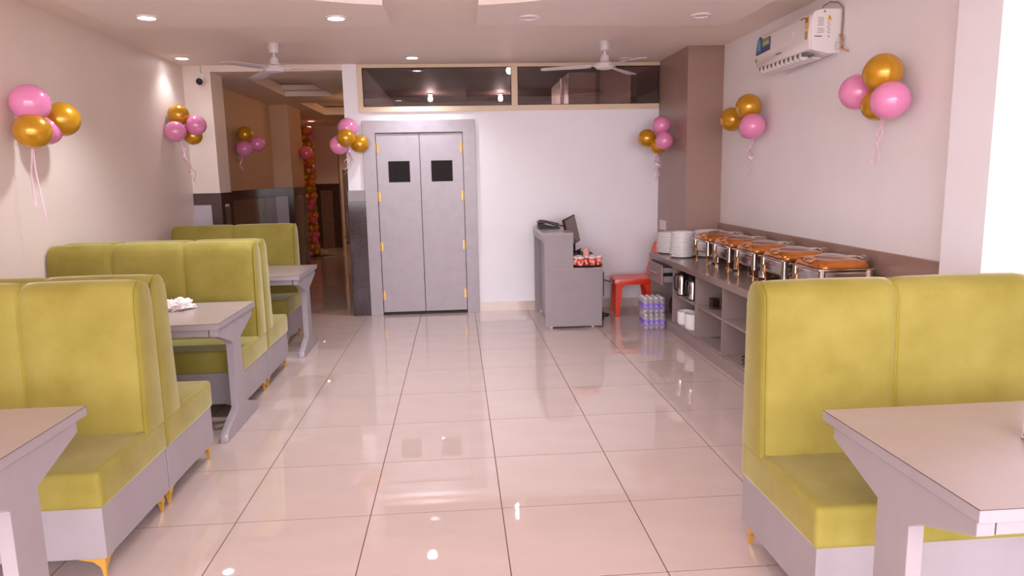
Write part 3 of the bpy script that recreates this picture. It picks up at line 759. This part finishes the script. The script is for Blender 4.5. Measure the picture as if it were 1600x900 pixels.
# telephone on ledge
ph = thing('telephone', 'black desk telephone lying on the raised ledge of the reception desk', 'telephone', (2.17, 8.05, 1.03))
b = MB().prism([(-0.13, 0), (0.12, 0), (0.12, 0.012), (0.02, 0.028), (-0.10, 0.062), (-0.13, 0.055)], 'y', -0.09, 0.09, 0.006, 2); b.build('body', 'black', ph, local=True)
b = MB().tube([(-0.145, -0.06, 0.070), (-0.11, -0.06, 0.082), (-0.04, -0.06, 0.080), (0.05, -0.06, 0.055), (0.10, -0.06, 0.040)], [0.018, 0.025, 0.016, 0.018, 0.020], 10, flat=1.2); b.build('handset', 'darkb', ph, local=True)
b = MB(); [b.box(0.0 + 0.025 * i, 0.015 + 0.025 * i, 0.0 + 0.022 * j, 0.014 + 0.022 * j, 0.022 - 0.006 * i + 0.008, 0.032 - 0.006 * i + 0.004) for i in range(3) for j in range(3)]
b.build('keypad', 'ink', ph, local=True)
b = MB().tube([(0.10, -0.06, 0.04), (0.15, -0.05, 0.028), (0.18, -0.03, 0.02), (0.20, -0.03, -0.03), (0.22, -0.03, -0.10)], 0.006, 8); b.build('cord', 'black', ph, local=True)
# monitor
mo = thing('monitor', 'flat dark monitor tilted behind the raised ledge of the reception desk', 'monitor', (2.44, 7.95, 0.655))
R_ = Matrix.Rotation(0.13, 3, 'X') 
def monpart(b, name, m, par):
    bmesh.ops.rotate(b.bm, cent=(0, 0, 0.22), matrix=Matrix.Rotation(-0.22, 3, 'Y') @ Matrix.Rotation(math.radians(62), 3, 'Z'), verts=b.bm.verts)
    return b.build(name, m, par, local=True)
fr_ = monpart(MB().box(-0.19, 0.19, -0.012, 0.014, 0.20, 0.51, 0.004, 2), 'housing', 'black', mo)
monpart(MB().box(-0.178, 0.178, -0.0150, -0.0125, 0.217, 0.498), 'screen', 'screen', mo)
MB().cyl((0, 0, 0.0), (0, 0, 0.25), 0.016).cyl((0, 0, 0), (0, 0, 0.012), 0.10, 0.09, 28).build('stand', 'black', mo, local=True)
cb = MB()
for a in range(5):
    cb.tube([(2.37 + 0.02 * a, 7.75, 0.665), (2.36 + 0.025 * a, 7.72, 0.75 + 0.012 * a), (2.42 + 0.015 * a, 7.70, 0.80 + 0.008 * a), (2.47, 7.72, 0.76 + 0.01 * a), (2.47, 7.76, 0.67)], 0.005, 6)
tag(cb.build('cable_tangle', 'black', base=(2.42, 7.73, 0.66)), 'tangle of black cables below the monitor on the desk', 'cables')
pr = thing('receipt_printer', 'small dark receipt printer behind the red cups on the desk', 'printer', (2.53, 7.72, 0.655))
MB().prism([(-0.08, 0), (0.08, 0), (0.08, 0.10), (0.05, 0.135), (-0.08, 0.135)], 'y', -0.09, 0.09, 0.006, 2).build('body', 'darkb', pr, local=True)
MB().box(-0.06, 0.04, -0.093, -0.088, 0.06, 0.10).build('front_slot', 'black', pr, local=True)
bx = MB().box(2.35, 2.43, 7.60, 7.70, 0.655, 0.78, 0.006, 2)
tag(bx.build('adapter_box', 'black', base=(2.39, 7.65, 0.655)), 'black adapter box on the desk close to the raised part', 'box')

# tray and cups
ty_ = MB().lathe([(0, 0), (0.145, 0), (0.165, 0.016), (0.174, 0.016), (0.155, -0.006), (0, -0.006)], (2.50, 7.47, 0.662), 36, 1.0, 0.80)
tag(ty_.build('serving_tray', 'black', base=(2.50, 7.47, 0.658), ang=50), 'oval black serving tray under the red cups on the desk', 'tray')
def cup(h=0.104, r=0.038, lid='cupwhite', body='cupred'):
    t = thing('paper_cup', 'x', 'cup', (0, 0, 0), 'red paper cups on the tray')
    MB().lathe([(0, 0), (r * 0.72, 0), (r * 0.98, h * 0.90), (r * 0.92, h * 0.90), (r * 0.68, 0.004), (0, 0.004)], (0, 0, 0), 20).build('cup_body', body, t, local=True, ang=50)
    MB().lathe([(r * 0.97, h * 0.80), (r * 1.03, h * 0.84), (r * 1.03, h * 0.94), (r * 1.06, h), (r * 0.94, h), (r * 0.94, h * 0.82)], (0, 0, 0), 20).build('cup_rim', lid, t, local=True, ang=50)
    return t
c0 = cup()
spots = [((2.372, 7.46), 'red and white paper cup at the left end of the tray against the desk upstand'), ((2.42, 7.415), 'red and white paper cup second from the left in the front row on the tray'),
         ((2.545, 7.415), "red and white paper cup in the middle of the tray's front row"), ((2.625, 7.46), 'red and white paper cup at the right end of the tray'),
         ((2.57, 7.56), 'red and white paper cup in the back row right of the tall stack'), ((2.425, 7.55), 'red and white paper cup in the back row left of the tall stack')]
for i, ((x, y), l) in enumerate(spots):
    if i == 0: c0.location = (x, y, 0.663); c0['label'] = l
    else: dup(c0, (x, y, 0.663), l, rz=i * 1.3)
dup(c0, (2.495, 7.50, 0.663), 'red paper cup, lowest of the tall cup stack on the tray', rz=2)
cp = cup(lid='cuppink', body='cuppink'); cp.location = (2.495, 7.50, 0.715); cp['label'] = 'pink paper cup standing in the tall cup stack on the tray'
dup(cp, (2.495, 7.50, 0.742), 'pink paper cup, topmost of the tall cup stack on the tray', rz=1)

# cables and adapter on floor
tag(MB().tube([(2.66, 8.30, 0.42), (2.75, 8.42, 0.40), (2.82, 8.44, 0.38), (2.95, 8.45, 0.33), (3.05, 8.45, 0.34), (3.25, 8.45, 0.40)], 0.005, 6).build('power_cable', 'black', base=(2.9, 8.44, 0.3)), 'thin black cable running along the back wall to the red chair', 'cable')
tag(MB().tube([(2.655, 8.2, 0.30), (2.69, 8.2, 0.12), (2.78, 8.12, 0.01), (2.86, 8.02, 0.008), (2.80, 7.92, 0.008), (2.72, 7.95, 0.01), (2.70, 8.02, 0.02)], 0.006, 6).build('power_cable', 'black', base=(2.75, 8.0, 0)), 'black cable looping on the floor right of the desk', 'cable')
tag(MB().box(2.685, 2.735, 7.72, 7.80, 0.0, 0.10, 0.006, 2).build('power_adapter', 'black', base=(2.71, 7.76, 0)), 'black power adapter standing on the floor beside the desk', 'adapter')

# ================================================================= RED PLASTIC CHAIR (faces the desk, -x)
rc = thing('plastic_chair', 'red moulded plastic chair between the desk and the buffet counter', 'chair', (3.13, 8.06, 0))
# local: +x is the back of the chair
seat = []
for i in range(9):
    x = -0.21 + 0.42 * i / 8
    seat.append([(x, -0.20 + 0.40 * j / 8, 0.43 - 0.018 * math.sin(PI * i / 8) * math.sin(PI * j / 8) + (0.0 if i else -0.03)) for j in range(9)])
t_ = bmesh.new(); g = [[t_.verts.new(p) for p in r] for r in seat]
for i in range(8):
    for j in range(8): t_.faces.new((g[i][j], g[i + 1][j], g[i + 1][j + 1], g[i][j + 1]))
bmesh.ops.recalc_face_normals(t_, faces=t_.faces)
ex = bmesh.ops.solidify(t_, geom=t_.faces[:], thickness=-0.012)
b = MB(); b._merge(t_)
b.box(-0.215, 0.21, -0.215, -0.190, 0.375, 0.437, 0.006, 2).box(-0.215, 0.21, 0.190, 0.215, 0.375, 0.437, 0.006, 2).box(-0.222, -0.20, -0.21, 0.21, 0.375, 0.430, 0.006, 2)
b.build('seat', 'red', rc, local=True, ang=50)
b = MB(); ring = []
for k in range(9):
    u = k / 8; z = 0.42 + 0.42 * u; x = 0.20 + 0.10 * u
    wv = 0.20 - 0.02 * u - (0.05 * max(0, u - 0.8) / 0.2)
    ring.append([(x + 0.03 * (1 - (yy / 0.2) ** 2) * 0.8 + th, yy * wv / 0.2, z) for yy, th in [(-0.2, 0), (-0.1, 0), (0, 0), (0.1, 0), (0.2, 0), (0.2, 0.014), (0.1, 0.014), (0, 0.014), (-0.1, 0.014), (-0.2, 0.014)]])
b.loft(ring).build('backrest', 'red', rc, local=True, ang=50)
for x, y, dx, dy in ((-0.20, -0.195, -0.012, -0.015), (-0.20, 0.195, -0.012, 0.015), (0.20, -0.19, 0.05, -0.03), (0.20, 0.19, 0.05, 0.03)):
    b = MB(); rings = []
    for z, k, wd in ((0.43, 0.0, 0.060), (0.38, 0.1, 0.050), (0.32, 0.22, 0.034), (0.10, 0.75, 0.026), (0.0, 1.0, 0.024)):
        cx, cy = x + dx * k, y + dy * k; sx = 1 if x < 0 else -1; sy = 1 if y < 0 else -1
        rings.append([(cx, cy, z), (cx + sx * wd * 2, cy, z), (cx + sx * wd * 2, cy + sy * 0.012, z), (cx + sx * 0.012, cy + sy * 0.012, z), (cx + sx * 0.012, cy + sy * wd * 1.6, z), (cx, cy + sy * wd * 1.6, z)])
    b.loft(rings).build('leg', 'red', rc, local=True)
rc.rotation_euler = (0, 0, math.radians(-4))

# ================================================================= WATER PACKS
def pack(loc, label):
    t = thing('water_bottle_pack', label, 'bottle pack', loc, 'shrink-wrapped bottle packs')
    first = None; h = 0.168; r = 0.028
    for i in range(4):
        for j in range(4):
            x, y = (i - 1.5) * 0.058, (j - 1.5) * 0.058
            if first is None:
                o = MB().lathe([(0, 0), (r * 0.9, 0), (r, 0.006), (r, 0.04), (r * 0.93, 0.045), (r, 0.05), (r, 0.11), (r * 0.85, 0.125), (r * 0.42, 0.146), (r * 0.42, 0.15), (0, 0.15)], (0, 0, 0), 14).build('bottle', 'pet', t, local=True, ang=60)
                l_ = MB().lathe([(r * 1.01, 0.038), (r * 1.02, 0.04), (r * 1.02, 0.104), (r * 1.01, 0.106)], (0, 0, 0), 14).build('bottle_label', 'purple', o, local=True)
                c_ = MB().lathe([(0, 0.148), (r * 0.5, 0.148), (r * 0.5, 0.166), (0, 0.168)], (0, 0, 0), 12).build('cap', 'cap', o, local=True)
                first = o; o.location = (x, y, 0)
            else:
                o = first.copy(); COL.objects.link(o); o.location = (x, y, 0)
                for g_ in list(first.children): d_ = g_.copy(); COL.objects.link(d_); d_.parent = o
    MB().box(-0.119, 0.119, -0.119, 0.119, 0.001, 0.172, 0.022, 3).build('shrink_wrap', 'wrap', t, local=True, ang=60)
    return t
pk = pack((3.165, 7.27, 0.0), 'lower shrink-wrapped pack of purple-labelled water bottles on the floor by the counter')
dup(pk, (3.16, 7.275, 0.175), 'upper shrink-wrapped pack of purple-labelled water bottles, stacked on the other pack')

# ================================================================= BALLOONS
def balloon(c, r, m, parent, d=(0, 0, -1), name='balloon'):
    d = Vector(d).normalized()
    q = (-d).to_track_quat('Z', 'Y').to_matrix().to_4x4()
    prof = [(0, -1.22), (0.05, -1.21), (0.06, -1.16), (0.03, -1.12), (0.10, -1.06)]
    for i in range(1, 15):
        a = -PI / 2 + PI * (i + 1.2) / 16.2
        k = 1.0 if a > 0 else 1.0 + 0.08 * math.sin(-a) ** 2
        prof.append((math.cos(a), math.sin(a) * k))
    prof.append((0, 1.0))
    b = MB().lathe([(a * r, z * r) for a, z in prof], (0, 0, 0), 28, mtx=q)
    bmesh.ops.translate(b.bm, vec=Vector(c), verts=b.bm.verts)
    return b.build(name, m, parent, ang=80)
def ribbon(p0, length, amp, curl, ph, parent, r=0.0062, end=None):
    pts = []; n = 46
    for i in range(n):
        u = i / (n - 1); a = ph + curl * u * 2 * PI; k = amp * min(1, u * 2)
        pts.append((p0[0] + k * math.cos(a) + (end[0] if end else 0) * u, p0[1] + k * 0.6 * math.sin(a) + (end[1] if end else 0) * u, p0[2] - length * u + 0.006 * math.sin(a * 2)))
    return MB().tube(pts, r, 6, flat=0.18).build('ribbon', 'ribbon', parent)
def cluster(label, base, bl, ribs):
    t = thing('balloon_cluster', label, 'balloons', base, 'pink and gold balloon clusters')
    c = Vector(base)
    for (p, r, m) in bl:
        balloon(p, r, m, t, d=(c - Vector(p)))
    for rb in ribs: ribbon(base, *rb[:4], t, end=rb[4] if len(rb) > 4 else None)
    return t
cluster('large pink and gold balloon bunch on the near left wall', (-1.80, 5.24, 2.05),
        [((-1.755, 5.19, 2.195), 0.125, 'pink'), ((-1.74, 5.15, 2.005), 0.118, 'goldb'), ((-1.72, 5.50, 2.11), 0.122, 'goldb'), ((-1.795, 5.42, 2.03), 0.105, 'pink')],
        [(0.55, 0.012, 0.8, 0.3, (0.0, -0.06)), (0.66, 0.012, 0.7, 2.0, (0.02, -0.01))])
cluster('pink and gold balloon bunch in the back left corner under the security camera', (-1.84, 7.98, 2.13),
        [((-1.79, 7.93, 2.345), 0.108, 'goldb'), ((-1.795, 7.82, 2.165), 0.108, 'pink'), ((-1.625, 7.95, 2.235), 0.105, 'pink'), ((-1.70, 8.05, 2.13), 0.095, 'goldb')],
        [(0.52, 0.02, 3.2, 0.3, (0.14, 0)), (0.50, 0.03, 2.2, 2.0, (0.16, 0.0)), (0.4, 0.02, 3.0, 4.0, (0.12, 0))])
cluster('pink and gold balloon bunch on the wall edge between passage and grey door', (-0.085, 8.44, 2.05),
        [((-0.095, 8.36, 2.21), 0.112, 'pink'), ((-0.105, 8.28, 2.095), 0.105, 'goldb'), ((0.035, 8.36, 2.03), 0.105, 'goldb'), ((-0.20, 8.37, 2.02), 0.108, 'pink')],
        [(0.32, 0.03, 1.5, 0.3, (-0.05, 0)), (0.36, 0.03, 2.0, 2.0, (-0.08, 0)), (0.3, 0.02, 2.0, 4.0)])
cluster('pink and gold balloon bunch where the white back wall meets the taupe column', (3.46, 8.05, 2.0),
        [((3.435, 7.93, 2.158), 0.103, 'pink'), ((3.29, 8.02, 2.025), 0.10, 'goldb'), ((3.44, 7.84, 1.985), 0.10, 'pink'), ((3.41, 7.98, 1.94), 0.095, 'goldb')],
        [(0.42, 0.035, 3.2, 0.3, (-0.04, 0)), (0.45, 0.03, 2.6, 2.2, (-0.07, 0)), (0.40, 0.03, 3.0, 4.0, (-0.02, 0)), (0.34, 0.03, 2.4, 5.0, (-0.05, 0))])
cluster('pink and gold balloon bunch on the right wall below the air conditioner', (3.89, 6.56, 2.09),
        [((3.80, 6.42, 2.215), 0.115, 'goldb'), ((3.81, 6.83, 2.135), 0.115, 'goldb'), ((3.80, 6.32, 2.035), 0.115, 'pink'), ((3.86, 6.55, 2.02), 0.085, 'pink')],
        [(0.42, 0.03, 2.6, 0.3), (0.5, 0.03, 2.0, 2.0, (-0.06, -0.14)), (0.36, 0.03, 2.2, 4.0)])
cluster('large pink and gold balloon bunch on the near right wall beside the white pillar', (3.89, 4.46, 2.12),
        [((3.79, 4.35, 2.225), 0.118, 'goldb'), ((3.79, 4.62, 2.14), 0.116, 'pink'), ((3.79, 4.255, 2.05), 0.115, 'pink'), ((3.86, 4.50, 2.05), 0.105, 'goldb')],
        [(0.46, 0.018, 1.6, 0.3, (-0.06, 0.0)), (0.46, 0.02, 1.6, 3.0, (-0.06, -0.02))])
cluster('dim pink and gold balloon bunch on the passage wall', (-1.86, 10.25, 2.12),
        [((-1.79, 10.30, 2.275), 0.110, 'goldb'), ((-1.79, 10.22, 2.075), 0.115, 'pink'), ((-1.66, 10.42, 2.15), 0.110, 'pink')],
        [(0.45, 0.02, 2.6, 0.3, (0.02, 0)), (0.34, 0.02, 2.6, 2.3)])

# balloon garland column in the passage
gd = thing('balloon_garland', 'tall garland column of pink, orange and gold balloons in the passage', 'garland', (-2.00, 15.4, 0))
random.seed(11)
zz = 0.08; k = 0
while zz < 2.75:
    for a in range(3):
        an = a * 2.1 + k * 0.7
        mcol = random.choice(['goldb', 'orangeb', 'orangeb', 'goldb', 'dpink', 'orangeb'])
        cen = Vector((-2.00 + 0.085 * math.cos(an), 15.4 + 0.085 * math.sin(an), zz + random.uniform(-0.02, 0.02)))
        balloon(cen, 0.088, mcol, gd, d=Vector((-2.00, 15.4, zz)) - cen)
    zz += 0.135; k += 1
tag(MB().lathe([(0, 0), (0.17, 0), (0.17, 0.006), (0, 0.006)], (0, 0, 0), 4, 2.4, 1.6).build('door_mat', 'rubber'), 'dark mat on the passage floor in front of the garland', 'mat').location = (-1.95, 15.5, 0.001)
dbn = balloon((-1.50, 12.95, 2.10), 0.12, 'dpink', None, d=(-1, 0, -0.2))
tag(dbn, 'single dark pink balloon on the inner passage pillar', 'balloon')

# steel refrigerator at the far right of the passage
M['dsteel'] = mat('dull_dark_steel', (0.25, 0.17, 0.14), 0.35, metal=0.7)
rf = thing('steel_cabinet', 'tall dim steel cabinet at the far end of the passage', 'cabinet', (-1.45, 18.4, 0))
MB().box(-1.70, -1.2, 18.1, 18.7, 0.0, 1.85, 0.01, 2).build('body', 'dsteel', rf)
MB().box(-1.69, -1.21, 18.075, 18.1, 0.05, 0.9, 0.006, 1).build('door', 'dsteel', rf)
MB().box(-1.69, -1.21, 18.075, 18.1, 0.93, 1.82, 0.006, 1).build('door', 'dsteel', rf)
MB().cyl((-1.64, 18.05, 0.4), (-1.64, 18.05, 0.8), 0.012).build('handle', 'steel', rf)

# ================================================================= CEILING FANS
def fan(x, y, angs, label):
    t = thing('ceiling_fan', label, 'ceiling fan', (x, y, H), 'white ceiling fans')
    MB().lathe([(0, 0), (0.052, 0), (0.054, -0.02), (0.042, -0.085), (0.030, -0.092), (0, -0.092)], (0, 0, 0), 24).build('canopy', 'fanw', t, local=True)
    MB().cyl((0, 0, -0.09), (0, 0, -0.14), 0.012).build('rod', 'fanw', t, local=True)
    MB().lathe([(0, -0.125), (0.026, -0.128), (0.040, -0.145), (0.046, -0.19), (0.052, -0.20), (0, -0.20)], (0, 0, 0), 24).build('lower_canopy', 'fanw', t, local=True)
    MB().lathe([(0, -0.195), (0.06, -0.198), (0.095, -0.212), (0.108, -0.228), (0.108, -0.240), (0.088, -0.252), (0.084, -0.262), (0.05, -0.270), (0, -0.272)], (0, 0, 0), 32).build('motor', 'fanw', t, local=True, ang=40)
    for a in angs:
        b = MB(); rings = []
        for rr_, wd, tw in ((0.135, 0.040, 0.20), (0.17, 0.052, 0.20), (0.32, 0.060, 0.15), (0.48, 0.064, 0.10), (0.60, 0.066, 0.08), (0.625, 0.055, 0.08), (0.635, 0.03, 0.08)):
            z = -0.232 - 0.02 * (rr_ / 0.6)
            c, s_ = math.cos(tw), math.sin(tw)
            rings.append([(rr_, u * wd * c - v * s_, z + u * wd * s_ + v * c) for u, v in ((-1, 0), (-0.9, 0.003), (0.9, 0.003), (1, 0), (0.9, -0.002), (-0.9, -0.002))])
        b.loft(rings)
        bmesh.ops.rotate(b.bm, cent=(0, 0, 0), matrix=Matrix.Rotation(a, 3, 'Z'), verts=b.bm.verts)
        bl = b.build('blade', 'fanw', t, local=True)
        b = MB().box(0.085, 0.21, -0.022, 0.022, -0.238, -0.231, 0.002, 1)
        for u in (0.16, 0.19):
            for v in (-0.012, 0.012): b.cyl((u, v, -0.243), (u, v, -0.228), 0.005, seg=8)
        bmesh.ops.rotate(b.bm, cent=(0, 0, 0), matrix=Matrix.Rotation(a, 3, 'Z'), verts=b.bm.verts)
        b.build('blade_bracket', 'fanw', bl, local=True)
R = math.radians
fan(-0.58, 7.19, (R(-118), R(2), R(122)), 'white ceiling fan on the left, before the passage opening')
fan(2.63, 7.17, (R(-69), R(51), R(171)), 'white ceiling fan on the right, before the high window')

# ================================================================= SECURITY CAMERA
sc_ = thing('security_camera', 'small white dome camera with a black lens above the left balloon bunch', 'camera', (-1.70, 8.46, 2.75))
MB().cyl((-1.70, 8.49, 2.79), (-1.70, 8.45, 2.79), 0.045, seg=24).box(-1.74, -1.66, 8.44, 8.49, 2.75, 2.83, 0.012, 2).build('mount', 'plastic', sc_)
MB().lathe([(0, -0.05), (0.03, -0.045), (0.046, -0.02), (0.05, 0.0), (0.044, 0.03), (0.03, 0.045), (0, 0.05)], (-1.695, 8.415, 2.755), 24).build('body', 'plastic', sc_, ang=60)
b = MB().lathe([(0, 0.0), (0.036, 0.0), (0.036, 0.012), (0.026, 0.018), (0, 0.020)], (0, 0, 0), 24, mtx=Matrix.Rotation(R(100), 4, 'X'))
bmesh.ops.translate(b.bm, vec=Vector((-1.692, 8.376, 2.742)), verts=b.bm.verts); b.build('lens', 'black', sc_)
MB().tube([(-1.705, 8.484, 2.83), (-1.71, 8.484, 2.88), (-1.708, 8.484, 2.93)], 0.003, 6).build('cable', 'wire', sc_)

# ================================================================= AIR CONDITIONER (right wall)
ac = thing('air_conditioner', 'white split air conditioner with stickers high on the right wall', 'air conditioner', (3.84, 5.62, 2.47))
Y0, Y1 = 5.15, 6.09
prof = [(3.948, 2.785), (3.80, 2.785), (3.745, 2.770), (3.722, 2.735), (3.716, 2.60), (3.722, 2.535), (3.735, 2.50), (3.86, 2.475), (3.948, 2.475)]
MB().prism([(a, b_) for a, b_ in prof], 'y', Y0, Y1, 0.004, 2).build('casing', 'plastic', ac)
MB().prism([(3.7185, 2.742), (3.712, 2.735), (3.706, 2.60), (3.714, 2.512), (3.730, 2.500)], 'y', Y0 + 0.012, Y1 - 0.012, 0.001, 1).build('front_cover', 'plastic', ac)
MB().box(3.725, 3.80, Y0 + 0.10, Y1 - 0.05, 2.474, 2.500).build('air_outlet', 'ink', ac)
for i in range(10):
    y = Y0 + 0.15 + i * 0.075
    MB().prism([(3.722, 2.500), (3.79, 2.485), (3.770, 2.455), (3.740, 2.448), (3.722, 2.458), (3.716, 2.478)], 'y', y, y + 0.026, 0.003, 1).build('louvre_fin', 'plastic', ac)
MB().box(3.775, 3.85, Y0 + 0.09, Y1 - 0.04, 2.452, 2.457, 0.001, 1, rot=Matrix.Rotation(0.12, 3, 'Y')).build('louvre', 'plastic', ac)
# stickers on the front
def fs(name, y0, y1, z0, z1, m, dx=0.0):   # flat pieces lying on the front cover
    return MB().box(3.7035 - dx, 3.7075 - dx, y0, y1, z0, z1).build(name, m, ac)
def fp(name, poly, m, dx=0.0): return MB().prism(poly, 'x', 3.7030 - dx, 3.7070 - dx).build(name, m, ac)
fp('sticker', [(6.07, 2.600), (5.80, 2.612), (5.80, 2.718), (5.955, 2.712), (5.965, 2.73), (6.00, 2.745), (6.035, 2.715), (6.06, 2.65)], 's_navy')
fp('sticker', [(6.055, 2.615), (5.96, 2.618), (5.965, 2.715), (6.00, 2.738), (6.03, 2.712), (6.05, 2.66)], 's_blue', 0.0008)
fp('sticker', [(6.03, 2.635), (5.98, 2.635), (5.99, 2.70), (6.005, 2.722), (6.02, 2.70)], 's_cyan', 0.0014)
fp('sticker', [(5.945, 2.652), (5.81, 2.658), (5.81, 2.712), (5.945, 2.706)], 's_green', 0.0008)
for i in range(5): fp('sticker_bar', [(5.93 - 0.023 * i, 2.662 + 0.001 * i), (5.913 - 0.023 * i, 2.662 + 0.001 * i), (5.913 - 0.023 * i, 2.69), (5.93 - 0.023 * i, 2.69)], 's_ylw' if i % 2 else 's_cyan', 0.0014)
fs('display', 5.395, 5.412, 2.638, 2.672, 'cap', 0.0)
fs('maker_mark', 5.60, 5.69, 2.548, 2.556, 'ink')
fs('star_label', 5.168, 5.215, 2.650, 2.735, 's_ylw', 0.0)
fs('star_label', 5.172, 5.211, 2.695, 2.730, 's_red', 0.0010)
fs('star_label', 5.168, 5.215, 2.575, 2.640, 's_ylw', 0.0)
for i in range(4): fs('label_line', 5.175, 5.21, 2.583 + 0.013 * i, 2.588 + 0.013 * i, 'ink', 0.0010)
fs('top_mark', 5.22, 5.29, 2.752 - 0.022, 2.760 - 0.022, 'ink')
fp('green_dot', [(6.065 + 0.012 * math.cos(a * PI / 6), 2.56 + 0.018 * math.sin(a * PI / 6)) for a in range(12)], 's_green')
# printed labels on the near end
def es(name, x0, x1, z0, z1, m): return MB().box(x0, x1, Y0 - 0.0015, Y0 + 0.001, z0, z1).build(name, m, ac)
random.seed(5)
for i in range(9):
    if i == 5: continue
    es('print_line', 3.765 + 0.004 * (i % 2), 3.818 - random.uniform(0, 0.01), 2.718 - 0.0125 * i, 2.724 - 0.0125 * i, 'inkl')
es('print_line', 3.745, 3.80, 2.590, 2.597, 'ink')
MB().prism([(3.835, 2.705), (3.872, 2.705), (3.8535, 2.745)], 'y', Y0 - 0.0015, Y0 + 0.001).build('warning_triangle', 's_yel', ac)
MB().box(3.8515, 3.8555, Y0 - 0.0022, Y0, 2.715, 2.733).build('warning_bolt', 'ink', ac)
for z in (2.675, 2.645, 2.615): es('symbol', 3.842, 3.864, z, z + 0.004, 'inkl'); es('symbol', 3.842, 3.846, z, z + 0.02, 'inkl'); es('symbol', 3.842, 3.864, z + 0.018, z + 0.022, 'inkl')
es('symbol', 3.846, 3.858, 2.585, 2.597, 'inkl')
MB().cyl((3.815, Y0 - 0.0015, 2.765), (3.815, Y0, 2.765), 0.009, seg=16).build('green_dot', 's_green', ac)
for z0, z1, x0, x1 in ((2.50, 2.503, 3.905, 3.94), (2.547, 2.55, 3.905, 3.94), (2.50, 2.55, 3.905, 3.908)): es('knockout_line', x0, x1, z0, z1, 'inkl')
MB().tube([(3.86, 5.30, 2.785), (3.87, 5.27, 2.83), (3.89, 5.22, 2.845), (3.925, 5.17, 2.83), (3.945, 5.135, 2.79), (3.945, 5.13, 2.70), (3.942, 5.13, 2.60), (3.944, 5.12, 2.50)], 0.006, 8).build('cable', 'wire', ac)
MB().tube([(3.93, 5.14, 2.60), (3.935, 5.10, 2.56), (3.93, 5.12, 2.50), (3.94, 5.03, 2.47)], 0.007, 8).build('pipe', 'copper', ac)
# drain pipe along the wall under the unit
MB().tube([(3.93, 5.2, 2.47), (3.94, 5.6, 2.455), (3.945, 6.0, 2.44)], 0.006, 6).build('drain_pipe', 'plastic', ac)
